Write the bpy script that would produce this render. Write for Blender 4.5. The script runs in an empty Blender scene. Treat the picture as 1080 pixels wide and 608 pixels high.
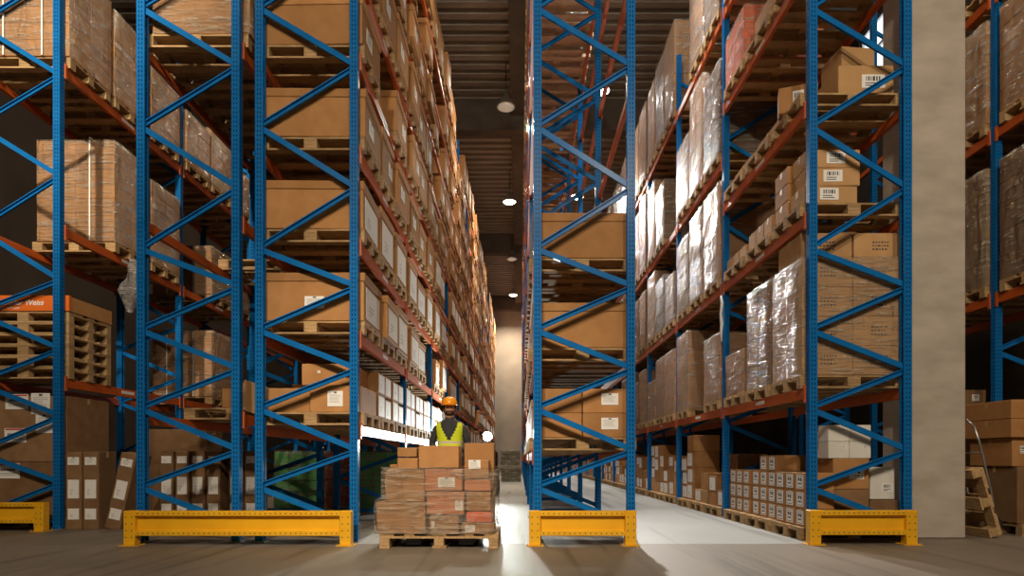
import bpy, math, random
from mathutils import Vector, Matrix, noise
random.seed(7)
R = random.Random(11)
C = bpy.context.scene.collection
sc = bpy.context.scene
pi = math.pi
EYE = 0.90          # camera height
F = 660.0           # focal length in pixels of the 1080 frame

# ------------------------------------------------------------------ materials
def nodes(name):
    m = bpy.data.materials.new(name); m.use_nodes = True
    nt = m.node_tree
    return m, nt, nt.nodes['Principled BSDF']

def N(nt, t, **kw):
    n = nt.nodes.new(t)
    for k, v in kw.items(): setattr(n, k, v)
    return n

def ramp(nt, fac, stops):
    r = N(nt, 'ShaderNodeValToRGB')
    el = r.color_ramp.elements
    while len(el) < len(stops): el.new(0.5)
    for e, (p, c) in zip(el, stops):
        e.position = p; e.color = (c[0], c[1], c[2], 1)
    nt.links.new(fac, r.inputs[0])
    return r

def noisy(name, c1, c2, scale=6, detail=4, rough=0.6, metal=0.0, stretch=(1, 1, 1), bump=0.0, rand=0.0, spec=0.5, lo=0.3, hi=0.7):
    m, nt, b = nodes(name)
    tc = N(nt, 'ShaderNodeTexCoord'); mp = N(nt, 'ShaderNodeMapping')
    mp.inputs['Scale'].default_value = stretch
    nt.links.new(tc.outputs['Object'], mp.inputs['Vector'])
    no = N(nt, 'ShaderNodeTexNoise'); no.inputs['Scale'].default_value = scale; no.inputs['Detail'].default_value = detail
    nt.links.new(mp.outputs[0], no.inputs['Vector'])
    r = ramp(nt, no.outputs['Fac'], [(lo, c1), (hi, c2)])
    out = r.outputs[0]
    if rand:
        oi = N(nt, 'ShaderNodeObjectInfo')
        hs = N(nt, 'ShaderNodeHueSaturation')
        mr = N(nt, 'ShaderNodeMapRange')
        mr.inputs['To Min'].default_value = 1 - rand; mr.inputs['To Max'].default_value = 1 + rand
        nt.links.new(oi.outputs['Random'], mr.inputs['Value'])
        nt.links.new(mr.outputs[0], hs.inputs['Value'])
        nt.links.new(out, hs.inputs['Color']); out = hs.outputs[0]
    nt.links.new(out, b.inputs['Base Color'])
    b.inputs['Roughness'].default_value = rough; b.inputs['Metallic'].default_value = metal
    b.inputs['Specular IOR Level'].default_value = spec
    if bump:
        bp = N(nt, 'ShaderNodeBump'); bp.inputs['Strength'].default_value = bump; bp.inputs['Distance'].default_value = 0.01
        nt.links.new(no.outputs['Fac'], bp.inputs['Height']); nt.links.new(bp.outputs[0], b.inputs['Normal'])
    return m

def plain(name, c, rough=0.5, metal=0.0, emit=None, es=1.0):
    m, nt, b = nodes(name)
    b.inputs['Base Color'].default_value = (*c, 1)
    b.inputs['Roughness'].default_value = rough; b.inputs['Metallic'].default_value = metal
    if emit:
        b.inputs['Emission Color'].default_value = (*emit, 1); b.inputs['Emission Strength'].default_value = es
    return m

CARD = noisy('cardboard', (.36, .175, .062), (.44, .225, .088), 5, 6, .75, rand=.16, spec=.2)
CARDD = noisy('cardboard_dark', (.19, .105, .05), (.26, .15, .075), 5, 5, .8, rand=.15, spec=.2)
CARDP = noisy('cardboard_pale', (.43, .245, .105), (.50, .30, .14), 5, 5, .75, rand=.12, spec=.2)
CARDW = noisy('cardboard_white', (.62, .60, .55), (.72, .70, .66), 4, 4, .6, rand=.06, spec=.3)
CARDS = noisy('cardboard_salmon', (.50, .19, .09), (.58, .24, .12), 4, 4, .7, spec=.2)  # salmon tint paints red reflections and tape into the board
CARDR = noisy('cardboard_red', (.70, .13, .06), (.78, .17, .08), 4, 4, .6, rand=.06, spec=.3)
SEAM = plain('carton_seam', (.16, .085, .035), .9)
TAPE = plain('packing_tape', (.50, .33, .16), .25)
PAPER = plain('white_paper', (.80, .79, .77), .6)
INK = plain('print_ink', (.05, .05, .06), .7)
REDINK = plain('red_print', (.55, .05, .04), .6)
WOOD = noisy('pallet_wood', (.30, .185, .085), (.50, .335, .17), 7, 6, .8, stretch=(1, 6, 6), bump=.2, rand=.2, spec=.2)
WOODD = noisy('pallet_wood_dark', (.20, .125, .06), (.36, .235, .12), 7, 6, .85, stretch=(1, 6, 6), bump=.2, rand=.2, spec=.2)  # darker pallet wood, used deeper in the racks
WOODLIT = noisy('pallet_wood_underlit', (.52, .40, .26), (.68, .55, .38), 7, 6, .8, stretch=(1, 6, 6), rand=.1, spec=.2)  # pallet wood paled to paint in light from below
ORANGE = noisy('orange_beam_paint', (.48, .085, .012), (.56, .12, .02), 3, 5, .42, rand=.05)
YELLOW = noisy('yellow_guard_paint', (.74, .37, .006), (.82, .45, .012), 4, 6, .42)
GALV = noisy('galvanised_steel', (.45, .45, .45), (.62, .62, .62), 8, 4, .35, metal=.9)
DARKM = plain('black_steel', (.02, .02, .022), .45, .3)
RUBBER = plain('black_rubber', (.012, .012, .012), .8)
GREEN = noisy('green_plastic', (.05, .42, .09), (.08, .50, .13), 4, 3, .4, rand=.1)
REDP = noisy('red_plastic', (.42, .05, .035), (.5, .07, .05), 4, 3, .45)
KHAKI = noisy('khaki_sacking', (.06, .06, .025), (.13, .12, .055), 6, 5, .8, rand=.1)
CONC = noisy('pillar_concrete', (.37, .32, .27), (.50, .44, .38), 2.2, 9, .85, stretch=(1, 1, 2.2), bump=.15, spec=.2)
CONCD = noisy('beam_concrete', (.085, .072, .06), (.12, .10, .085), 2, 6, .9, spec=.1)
CEIL = noisy('ceiling_sheet', (.20, .175, .145), (.26, .23, .195), 1.2, 4, .55, metal=.15)
WALLM = noisy('wall_panel', (.30, .265, .22), (.38, .335, .285), .8, 5, .75, spec=.2)
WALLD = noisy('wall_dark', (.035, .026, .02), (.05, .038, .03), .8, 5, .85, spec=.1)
DAY = plain('daylight_pane', (.8, .85, .9), .3, emit=(.85, .93, 1), es=1.3)
LAMPE = plain('lamp_lens', (1, 1, 1), .3, emit=(1, .93, .80), es=14)
LAMPOFF = plain('lamp_lens_dim', (.5, .47, .42), .3, emit=(1, .85, .65), es=.18)
HEADL = plain('headlamp_lens', (1, 1, 1), .3, emit=(.93, 1, .98), es=90)
ALU = plain('lamp_aluminium', (.45, .44, .43), .35, .8)
VEST = plain('vest_yellow', (.62, .78, .02), .6, emit=None)
VEST.node_tree.nodes['Principled BSDF'].inputs['Base Color'].default_value = (.62, .74, .015, 1)
SILVER = plain('reflective_strip', (.62, .55, .46), .35)
JACKET = noisy('dark_jacket', (.02, .022, .026), (.035, .038, .042), 8, 4, .8)
TROUS = noisy('dark_trousers', (.02, .025, .04), (.035, .04, .06), 8, 4, .85)
SKIN = noisy('skin', (.42, .21, .13), (.48, .25, .16), 6, 3, .55)
HELM = plain('helmet_orange', (.85, .33, .01), .3)
HAIR = plain('dark_hair', (.03, .018, .01), .7)
BANNER = plain('orange_banner', (.72, .15, .012), .55)

def blue_material():
    # blue enamel with the punched slots of a racking upright, in the post's own coordinates
    m, nt, b = nodes('blue_upright_paint')
    tc = N(nt, 'ShaderNodeTexCoord'); sp = N(nt, 'ShaderNodeSeparateXYZ'); nt.links.new(tc.outputs['Object'], sp.inputs[0])
    def math_(op, a, bb=None, c=None):
        n = N(nt, 'ShaderNodeMath', operation=op)
        for i, q in enumerate((a, bb, c)):
            if q is None: continue
            if isinstance(q, (int, float)): n.inputs[i].default_value = q
            else: nt.links.new(q, n.inputs[i])
        return n.outputs[0]
    zf = math_('ABSOLUTE', math_('SUBTRACT', math_('FRACT', math_('MULTIPLY', sp.outputs['Z'], 20.0)), 0.5))
    zin = math_('LESS_THAN', zf, 0.24)
    ax = math_('ABSOLUTE', math_('SUBTRACT', math_('ABSOLUTE', sp.outputs['X']), 0.016))
    ay = math_('ABSOLUTE', math_('SUBTRACT', math_('ABSOLUTE', sp.outputs['Y']), 0.016))
    geo = N(nt, 'ShaderNodeNewGeometry'); sn = N(nt, 'ShaderNodeSeparateXYZ'); nt.links.new(geo.outputs['Normal'], sn.inputs[0])
    fx = math_('GREATER_THAN', math_('ABSOLUTE', sn.outputs['X']), 0.7)
    fy = math_('GREATER_THAN', math_('ABSOLUTE', sn.outputs['Y']), 0.7)
    hx = math_('MULTIPLY', fy, math_('LESS_THAN', ax, 0.0055))
    hy = math_('MULTIPLY', fx, math_('LESS_THAN', ay, 0.0055))
    hole = math_('MULTIPLY', zin, math_('MAXIMUM', hx, hy))
    no = N(nt, 'ShaderNodeTexNoise'); no.inputs['Scale'].default_value = 5; no.inputs['Detail'].default_value = 6
    nt.links.new(tc.outputs['Object'], no.inputs['Vector'])
    r = ramp(nt, no.outputs['Fac'], [(.3, (.005, .115, .36)), (.7, (.010, .145, .42))])
    mx = N(nt, 'ShaderNodeMixRGB'); nt.links.new(hole, mx.inputs[0]); nt.links.new(r.outputs[0], mx.inputs[1]); mx.inputs[2].default_value = (.004, .02, .06, 1)
    nt.links.new(mx.outputs[0], b.inputs['Base Color'])
    b.inputs['Roughness'].default_value = .25; b.inputs['Specular IOR Level'].default_value = .1
    return m
BLUE = blue_material()
BRACE = noisy('blue_brace_paint', (.005, .115, .36), (.010, .15, .43), 5, 5, .25, spec=.1)

def film_material(name, dens, tint):
    m, nt, b = nodes(name)
    out = nt.nodes['Material Output']
    tc = N(nt, 'ShaderNodeTexCoord'); mp = N(nt, 'ShaderNodeMapping')
    mp.inputs['Rotation'].default_value = (0.55, 0.5, 0.3); mp.inputs['Scale'].default_value = (1.3, 1.3, 11)
    oi = N(nt, 'ShaderNodeObjectInfo')
    va = N(nt, 'ShaderNodeVectorMath', operation='ADD')
    nt.links.new(tc.outputs['Object'], va.inputs[0]); nt.links.new(oi.outputs['Location'], va.inputs[1])
    nt.links.new(va.outputs[0], mp.inputs['Vector'])
    no = N(nt, 'ShaderNodeTexNoise'); no.inputs['Scale'].default_value = 2.2; no.inputs['Detail'].default_value = 5; no.inputs['Distortion'].default_value = 1.2
    nt.links.new(mp.outputs[0], no.inputs['Vector'])
    r = ramp(nt, no.outputs['Fac'], [(.44, (dens * .32,) * 3), (.55, (dens * .55,) * 3), (.64, (dens,) * 3)])
    mp2 = N(nt, 'ShaderNodeMapping'); mp2.inputs['Rotation'].default_value = (0.25, -0.2, 0.1); mp2.inputs['Scale'].default_value = (3.2, 3.2, .9)
    nt.links.new(va.outputs[0], mp2.inputs['Vector'])
    no2 = N(nt, 'ShaderNodeTexNoise'); no2.inputs['Scale'].default_value = 1.6; no2.inputs['Detail'].default_value = 4; no2.inputs['Distortion'].default_value = 1.5
    nt.links.new(mp2.outputs[0], no2.inputs['Vector'])
    sm = N(nt, 'ShaderNodeMath', operation='MULTIPLY_ADD'); nt.links.new(no2.outputs['Fac'], sm.inputs[0]); sm.inputs[1].default_value = 2.2; nt.links.new(no.outputs['Fac'], sm.inputs[2])
    bp = N(nt, 'ShaderNodeBump'); bp.inputs['Strength'].default_value = 1.0; bp.inputs['Distance'].default_value = .06
    nt.links.new(sm.outputs[0], bp.inputs['Height']); nt.links.new(bp.outputs[0], b.inputs['Normal'])
    b.inputs['Base Color'].default_value = (*tint, 1); b.inputs['Roughness'].default_value = .16
    b.inputs['Specular IOR Level'].default_value = .45
    tr = N(nt, 'ShaderNodeBsdfTransparent'); tr.inputs[0].default_value = (.95, .93, .9, 1)
    mx = N(nt, 'ShaderNodeMixShader')
    nt.links.new(r.outputs[0], mx.inputs[0]); nt.links.new(tr.outputs[0], mx.inputs[1]); nt.links.new(b.outputs[0], mx.inputs[2])
    nt.links.new(mx.outputs[0], out.inputs['Surface'])
    return m
FILM = film_material('stretch_film_clear', .6, (.50, .44, .36))
FILMG = film_material('stretch_film_grey', .85, (.34, .325, .315))

def floor_material(name, c1, c2, cd):
    m, nt, b = nodes(name)
    tc = N(nt, 'ShaderNodeTexCoord')
    n1 = N(nt, 'ShaderNodeTexNoise'); n1.inputs['Scale'].default_value = .8; n1.inputs['Detail'].default_value = 9; n1.inputs['Roughness'].default_value = .62
    nt.links.new(tc.outputs['Object'], n1.inputs['Vector'])
    r1 = ramp(nt, n1.outputs['Fac'], [(.3, c1), (.7, c2)])
    mp = N(nt, 'ShaderNodeMapping'); mp.inputs['Scale'].default_value = (5, .22, 1); mp.inputs['Rotation'].default_value = (0, 0, .05)
    nt.links.new(tc.outputs['Object'], mp.inputs['Vector'])
    n2 = N(nt, 'ShaderNodeTexNoise'); n2.inputs['Scale'].default_value = 1.0; n2.inputs['Detail'].default_value = 5
    nt.links.new(mp.outputs[0], n2.inputs['Vector'])
    r2 = ramp(nt, n2.outputs['Fac'], [(.54, (0, 0, 0)), (.68, (.8, .8, .8))])
    mx = N(nt, 'ShaderNodeMixRGB'); nt.links.new(r2.outputs[0], mx.inputs[0]); nt.links.new(r1.outputs[0], mx.inputs[1]); mx.inputs[2].default_value = (*cd, 1)
    nt.links.new(mx.outputs[0], b.inputs['Base Color'])
    mr = N(nt, 'ShaderNodeMapRange'); mr.inputs['To Min'].default_value = .42; mr.inputs['To Max'].default_value = .7
    nt.links.new(n1.outputs['Fac'], mr.inputs['Value']); nt.links.new(mr.outputs[0], b.inputs['Roughness'])
    bp = N(nt, 'ShaderNodeBump'); bp.inputs['Strength'].default_value = .08; bp.inputs['Distance'].default_value = .01
    nt.links.new(n1.outputs['Fac'], bp.inputs['Height']); nt.links.new(bp.outputs[0], b.inputs['Normal'])
    return m
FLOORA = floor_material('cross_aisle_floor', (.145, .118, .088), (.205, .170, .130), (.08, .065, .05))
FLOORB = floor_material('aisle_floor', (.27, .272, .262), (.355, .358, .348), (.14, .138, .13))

# ------------------------------------------------------------------ mesh builder
class MB:
    def __init__(s): s.v = []; s.f = []; s.m = []; s.sm = []
    def add(s, vs, fs, mi=0, smooth=False):
        o = len(s.v); s.v += [tuple(p) for p in vs]
        for f in fs: s.f.append(tuple(o + i for i in f)); s.m.append(mi); s.sm.append(smooth)
    def box(s, x0, x1, y0, y1, z0, z1, mi=0, c=0.0):
        if c <= 0:
            s.add([(x0, y0, z0), (x1, y0, z0), (x1, y1, z0), (x0, y1, z0), (x0, y0, z1), (x1, y0, z1), (x1, y1, z1), (x0, y1, z1)],
                  [(0, 3, 2, 1), (4, 5, 6, 7), (0, 1, 5, 4), (1, 2, 6, 5), (2, 3, 7, 6), (3, 0, 4, 7)], mi)
            return
        X = (x0, x1); Y = (y0, y1); Z = (z0, z1); vs = []; idx = {}
        for i in (0, 1):
            for j in (0, 1):
                for k in (0, 1):
                    sx, sy, sz = (c if i == 0 else -c), (c if j == 0 else -c), (c if k == 0 else -c)
                    p = (X[i], Y[j], Z[k])
                    for a, q in enumerate(((p[0], p[1] + sy, p[2] + sz), (p[0] + sx, p[1], p[2] + sz), (p[0] + sx, p[1] + sy, p[2]))):
                        idx[i, j, k, a] = len(vs); vs.append(q)
        fs = []
        I = lambda i, j, k, a: idx[i, j, k, a]
        for i in (0, 1):
            q = [I(i, 0, 0, 0), I(i, 1, 0, 0), I(i, 1, 1, 0), I(i, 0, 1, 0)]; fs.append(tuple(q if i else q[::-1]))
            q = [I(0, i, 0, 1), I(0, i, 1, 1), I(1, i, 1, 1), I(1, i, 0, 1)]; fs.append(tuple(q if i else q[::-1]))
            q = [I(0, 0, i, 2), I(1, 0, i, 2), I(1, 1, i, 2), I(0, 1, i, 2)]; fs.append(tuple(q if i else q[::-1]))
        for a in (0, 1):
            for b in (0, 1):
                q = [I(a, b, 0, 0), I(a, b, 1, 0), I(a, b, 1, 1), I(a, b, 0, 1)]; fs.append(tuple(q))
                q = [I(a, 0, b, 0), I(a, 1, b, 0), I(a, 1, b, 2), I(a, 0, b, 2)]; fs.append(tuple(q))
                q = [I(0, a, b, 1), I(1, a, b, 1), I(1, a, b, 2), I(0, a, b, 2)]; fs.append(tuple(q))
        for i in (0, 1):
            for j in (0, 1):
                for k in (0, 1): fs.append((I(i, j, k, 0), I(i, j, k, 1), I(i, j, k, 2)))
        s.add(vs, fs, mi)
    def prism(s, prof, p, q, mi=0, side=None):
        """extrude the 2-D outline prof from point p to q; side = the direction of the outline's first axis"""
        p, q = Vector(p), Vector(q); d = (q - p).normalized()
        u = Vector(side) if side else (Vector((0, 0, 1)) if abs(d.z) < .9 else Vector((1, 0, 0)))
        u = (u - d * u.dot(d)).normalized(); w = d.cross(u); n = len(prof)
        vs = [p + u * a + w * b for a, b in prof] + [q + u * a + w * b for a, b in prof]
        fs = [(i, (i + 1) % n, n + (i + 1) % n, n + i) for i in range(n)] + [tuple(range(n))[::-1], tuple(range(n, 2 * n))]
        s.add(vs, fs, mi)
    def bar(s, p, q, w, h, mi=0, side=None):
        s.prism([(-w / 2, -h / 2), (w / 2, -h / 2), (w / 2, h / 2), (-w / 2, h / 2)], p, q, mi, side)
    def tube(s, pts, r, n=8, mi=0):
        pts = [Vector(p) for p in pts]; vs = []; fs = []; ref = None
        for i, p in enumerate(pts):
            d = (pts[min(i + 1, len(pts) - 1)] - pts[max(i - 1, 0)]).normalized()
            u = ref if ref is not None else (Vector((0, 0, 1)) if abs(d.z) < .9 else Vector((1, 0, 0)))
            u = (u - d * u.dot(d)).normalized(); ref = u; w = d.cross(u)
            rr = r[i] if isinstance(r, (list, tuple)) else r
            vs += [p + (u * math.cos(2 * pi * k / n) + w * math.sin(2 * pi * k / n)) * rr for k in range(n)]
        for i in range(len(pts) - 1):
            fs += [(i * n + k, i * n + (k + 1) % n, (i + 1) * n + (k + 1) % n, (i + 1) * n + k) for k in range(n)]
        L = len(pts) - 1
        fs += [tuple(range(n))[::-1], tuple(range(L * n, L * n + n))]
        s.add(vs, fs, mi, True)
    def lathe(s, prof, c=(0, 0, 0), n=20, mi=0, smooth=True):
        vs = []; fs = []
        for r, z in prof:
            vs += [(c[0] + r * math.cos(2 * pi * k / n), c[1] + r * math.sin(2 * pi * k / n), c[2] + z) for k in range(n)]
        for i in range(len(prof) - 1):
            fs += [(i * n + k, i * n + (k + 1) % n, (i + 1) * n + (k + 1) % n, (i + 1) * n + k) for k in range(n)]
        fs += [tuple(range(n))[::-1], tuple(range((len(prof) - 1) * n, len(prof) * n))]
        s.add(vs, fs, mi, smooth)
    def disc(s, c, r, axis, mi=0, n=8):
        c = Vector(c); a = Vector(axis).normalized(); u = a.orthogonal().normalized(); w = a.cross(u)
        s.add([c + (u * math.cos(2 * pi * k / n) + w * math.sin(2 * pi * k / n)) * r for k in range(n)], [tuple(range(n))], mi)
    def merge(s, mesh_mb, off=(0, 0, 0), mimap=None):
        o = Vector(off)
        b = len(s.v); s.v += [tuple(Vector(p) + o) for p in mesh_mb.v]
        for f, mi, sm in zip(mesh_mb.f, mesh_mb.m, mesh_mb.sm):
            s.f.append(tuple(b + i for i in f)); s.m.append(mimap[mi] if mimap else mi); s.sm.append(sm)
        return s
    def mesh(s, name, mats):
        me = bpy.data.meshes.new(name)
        me.from_pydata(s.v, [], s.f)
        for m in (mats if isinstance(mats, (list, tuple)) else [mats]): me.materials.append(m)
        me.polygons.foreach_set('material_index', s.m)
        me.polygons.foreach_set('use_smooth', s.sm)
        me.update()
        return me

def link(name, me, parent=None, loc=(0, 0, 0), rz=0.0, label=None):
    o = bpy.data.objects.new(name, me); C.objects.link(o)
    o.location = loc; o.rotation_euler = (0, 0, rz)
    if parent is not None: o.parent = parent
    if label: o['label'] = label
    return o

def tag(o, label, cat, group=None, kind=None):
    o['label'] = label; o['category'] = cat
    if group: o['group'] = group
    if kind: o['kind'] = kind
    return o

def empty(name, loc, rz=0.0):
    o = bpy.data.objects.new(name, None); C.objects.link(o)
    o.location = loc; o.rotation_euler = (0, 0, rz); o.empty_display_size = .2
    return o

def put(name, spec, loc, label, cat, group=None, rz=0.0, scale=None):
    """one thing: spec is a mesh, or a list of (part name, mesh, [(sub-part name, mesh)...])"""
    if isinstance(spec, bpy.types.Mesh):
        o = link(name, spec, None, loc, rz)
    else:
        o = empty(name, loc, rz)
        for pt in spec:
            p = link(pt[0], pt[1], o)
            for sn, sm in (pt[2] if len(pt) > 2 else []): link(sn, sm, p)
    if scale: o.scale = scale
    return tag(o, label, cat, group)

def structure(name, mb, mats, loc=(0, 0, 0)):
    o = link(name, mb.mesh(name, mats), None, loc); o['kind'] = 'structure'
    return o
_cache = {}
def cached(key, fn):
    if key not in _cache: _cache[key] = fn()
    return _cache[key]

# ------------------------------------------------------------------ racking
HALF = [(0, .17), (1, .60), (0, 1.00), (1, 1.46), (0, 1.89), (1, 2.32), (0, 2.79), (1, 3.21), (0, 3.87), (1, 4.54), (0, 5.20), (1, 5.84),
        (0, 6.50), (1, 7.16), (0, 7.82), (1, 8.48), (0, 9.14), (1, 9.80), (0, 10.46)]
PW, PD = .088, .085      # upright width (x) and depth (y)
def post_mesh(H, flip):
    def mk():
        t = .006; a, b = PW / 2, PD / 2
        prof = [(-a, -b), (a, -b), (a, -b + .022), (a - t, -b + .022), (a - t, -b + t), (-a + t, -b + t), (-a + t, b - t), (a - t, b - t), (a - t, b - .022), (a, b - .022), (a, b), (-a, b)]
        if flip: prof = [(-x, y) for x, y in prof]
        m = MB(); n = len(prof)
        vs = [(x, y, .008) for x, y in prof] + [(x, y, H) for x, y in prof]
        m.add(vs, [(i, (i + 1) % n, n + (i + 1) % n, n + i) for i in range(n)])
        m.add([(x, y, H) for x, y in prof], [tuple(range(n))])
        me = m.mesh('post', BLUE)
        return me
    return cached(('post', H, flip), mk)
def foot_mesh():
    def mk():
        m = MB(); m.box(-.07, .07, -.065, .065, 0, .008, 0, .002)
        for x in (-.058, .058): m.lathe([(.011, .008), (.011, .018), (.006, .02), (.006, .032)], (x, -.052, 0), 6, 0, False)
        return m.mesh('foot_plate', GALV)
    return cached('foot', mk)
def brace_prof(w=.060, d=.028, t=.006):
    return [(-w / 2, -d / 2), (w / 2, -d / 2), (w / 2, d / 2), (w / 2 - .012, d / 2), (w / 2 - .012, d / 2 - t), (w / 2 - t, d / 2 - t), (w / 2 - t, -d / 2 + t), (-w / 2 + t, -d / 2 + t), (-w / 2 + t, d / 2 - t), (-w / 2 + .012, d / 2 - t), (-w / 2 + .012, d / 2), (-w / 2, d / 2)]
def brace_segments(W, H, mirror):
    xs = (W - PW * .62, PW * .62)
    if mirror: xs = xs[::-1]
    pts = [(xs[s_], z) for s_, z in HALF if z < H - .15]
    segs = []
    for (xa, za), (xb, zb) in zip(pts, pts[1:]):
        segs.append(((xa, 0, za + .02), (xb, 0, zb - .02)))
    segs.append(((PW * .62, 0, .11), (W - PW * .62, 0, .11)))
    return segs

def rack(name_label, X0, X1, Y0, nb, bay, levels, H, detail, group=None, mirror=False, cat='pallet rack', beam_h=.115, fine=100):
    W = X1 - X0
    root = empty('pallet_rack', ((X0 + X1) / 2, Y0, 0)); tag(root, name_label, cat, group)
    x0, x1 = -W / 2, W / 2
    segs = brace_segments(W, H, mirror)
    prof = brace_prof()
    bm = []
    for i, (p, q) in enumerate(segs):
        def mk(p=p, q=q):
            m = MB(); m.prism(prof, p, q, 0, (0, 0, 1))
            # bolt heads at both ends
            for e in (p, q): m.lathe([(.010, 0), (.010, .008), (.0, .008)], (e[0], -.02, e[2]), 6, 0, False)
            return m.mesh('brace', BRACE)
        bm.append(cached(('brace', round(W, 3), H, mirror, i), mk))
    bulk = MB()
    for k in range(nb + 1):
        y = k * bay + PD / 2
        fr = link('upright_frame', None, root, (x0, y, 0)) if False else bpy.data.objects.new('upright_frame', None)
        C.objects.link(fr); fr.parent = root; fr.location = (x0, y, 0)
        link('post', post_mesh(H, False), fr, (PW / 2, 0, 0)); link('post', post_mesh(H, True), fr, (W - PW / 2, 0, 0))
        if k < 3:
            link('foot_plate', foot_mesh(), fr, (PW / 2, 0, 0)); link('foot_plate', foot_mesh(), fr, (W - PW / 2, 0, 0))
        if k < detail:
            for me in bm: link('brace', me, fr)
        else:
            for p, q in segs:
                bulk.prism([(-.03, -.014), (.03, -.014), (.03, .014), (-.03, .014)], (p[0] + x0, p[1] + y, p[2]), (q[0] + x0, q[1] + y, q[2]), 0, (0, 0, 1))
    if bulk.v:
        o = link('brace', bulk.mesh('brace', BRACE), root); o['kind'] = 'stuff'
    # beams: a box section with the step on its inner side and a toothed end connector at each upright
    L = bay - PD
    def beam_mb(s):
        m = MB()
        pr = [(0, 0), (beam_h, 0), (beam_h, -.028 * s), (beam_h - .03, -.028 * s), (beam_h - .03, -.05 * s), (0, -.05 * s)]
        m.prism(pr, (0, 0, 0), (0, L, 0), 0, (0, 0, 1))
        for yy in (0, L - .038):
            m.box(-.004 if s > 0 else -.012, .012 if s > 0 else .004, yy, yy + .038, -.045, beam_h + .03, 0)
            for q in (0, 1, 2): m.lathe([(.006, 0), (.006, .006)], (0, 0, 0), 6, 0)  if False else None
        m.box(-.0015, .0015, L * .42, L * .42 + .30, beam_h * .35, beam_h * .75, 1)
        return m
    bml = cached(('beam', round(L, 3), beam_h, -1), lambda: beam_mb(-1).mesh('beam', [ORANGE, PAPER]))
    bmr = cached(('beam', round(L, 3), beam_h, 1), lambda: beam_mb(1).mesh('beam', [ORANGE, PAPER]))
    cnt = 0; bulk = MB(); bl, br_ = beam_mb(-1), beam_mb(1)
    for k in range(nb):
        for z in (levels(k) if callable(levels) else levels):
            for s, xx in ((-1, x0), (1, x1)):
                y = k * bay + PD
                zz = z - beam_h
                if cnt < fine:
                    link('beam', bml if s < 0 else bmr, root, (xx + .002 * s, y, zz)); cnt += 1
                else:
                    bulk.merge(bl if s < 0 else br_, (xx + .002 * s, y, zz))
    if bulk.v:
        o = link('beam', bulk.mesh('beam', [ORANGE, PAPER]), root); o['kind'] = 'stuff'
    return root

def guard(label, x0, x1, y, h=.365):
    """yellow rack-end guard: two punched posts with floor plates and a channel rail"""
    root = empty('rack_guard', ((x0 + x1) / 2, y, 0)); tag(root, label, 'rack guard', 'yellow rack end guards')
    a = (x1 - x0) / 2; pw, pd = .118, .11
    m = MB()
    m.box(-pw / 2, pw / 2, -pd / 2, pd / 2, .008, h, 0, .006)
    m.box(-pw / 2 - .035, pw / 2 + .035, -pd / 2 - .03, pd / 2 + .03, 0, .009, 0, .002)
    for zz in (.09, .16, .23, .30):
        for xx in (-.03, .03): m.disc((xx, -pd / 2 - .0008, zz), .0075, (0, -1, 0), 1)
    for xx in (-pw / 2 - .018, pw / 2 + .018): m.lathe([(.012, .009), (.012, .02), (.006, .021), (.006, .03)], (xx, -pd / 2 - .012, 0), 6, 2, False)
    pm = m.mesh('guard_post', [YELLOW, INK, GALV])
    link('guard_post', pm, root, (-a + pw / 2, 0, 0)); link('guard_post', pm, root, (a - pw / 2, 0, 0))
    m = MB(); L = a - pw; z0, z1 = .105, h - .002; y0 = -pd / 2 + .004
    st = .052
    m.box(-L, L, y0, y0 + .09, z1 - st, z1, 0, .004)
    m.box(-L, L, y0, y0 + .09, z0, z0 + st, 0, .004)
    m.box(-L, L, y0 + .05, y0 + .058, z0 + st - .01, z1 - st + .01, 0)
    n = int(2 * L / .052)
    for i in range(n):
        xx = -L + .03 + i * (2 * L - .06) / max(n - 1, 1)
        for zz in (z1 - st / 2, z0 + st / 2): m.disc((xx, y0 - .0008, zz), .0075, (0, -1, 0), 1)
    link('guard_rail', m.mesh('guard_rail', [YELLOW, INK]), root)
    return root

# ------------------------------------------------------------------ pallets
def pallet_parts(W, D, mat):
    """euro pallet: W across (x) with the skids along x, D deep (y)"""
    def mk():
        top = MB(); bot = MB(); blk = MB()
        nb = 5
        bw = (.145, .10, .145, .10, .145)
        ys = [-D / 2 + bw[0] / 2, -D / 4, 0, D / 4, D / 2 - bw[4] / 2]
        for yy, w in zip(ys, bw): top.box(-W / 2, W / 2, yy - w / 2, yy + w / 2, .122, .144, 0, .002)
        for xx in (-W / 2 + .0725, 0, W / 2 - .0725): top.box(xx - .0725, xx + .0725, -D / 2, D / 2, .10, .122, 0, .002)
        boards = []
        for yy, w in ((-D / 2 + .05, .1), (0, .145), (D / 2 - .05, .1)):
            bot.box(-W / 2, W / 2, yy - w / 2, yy + w / 2, 0, .022, 0, .002)
            one = MB(); one.box(-W / 2, W / 2, yy - w / 2, yy + w / 2, 0, .022, 0, .002); boards.append(one.mesh('bottom_board', mat))
        blocks = [(xx, yy) for xx in (-W / 2 + .0725, 0, W / 2 - .0725) for yy in (-D / 2 + .05, 0, D / 2 - .05)]
        bm = MB(); bm.box(-.0725, .0725, -.05, .05, .022, .10, 0, .003)
        allm = MB(); allm.merge(top); allm.merge(bot)
        for xx, yy in blocks: allm.merge(bm, (xx, yy, 0))
        return (top.mesh('top_deck', mat), boards, bm.mesh('block', mat), blocks, allm.mesh('pallet', mat), allm)
    return cached(('pallet', W, D, mat.name), mk)
pallet_far = []          # (distance, x, y, z)
NP = 0
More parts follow.
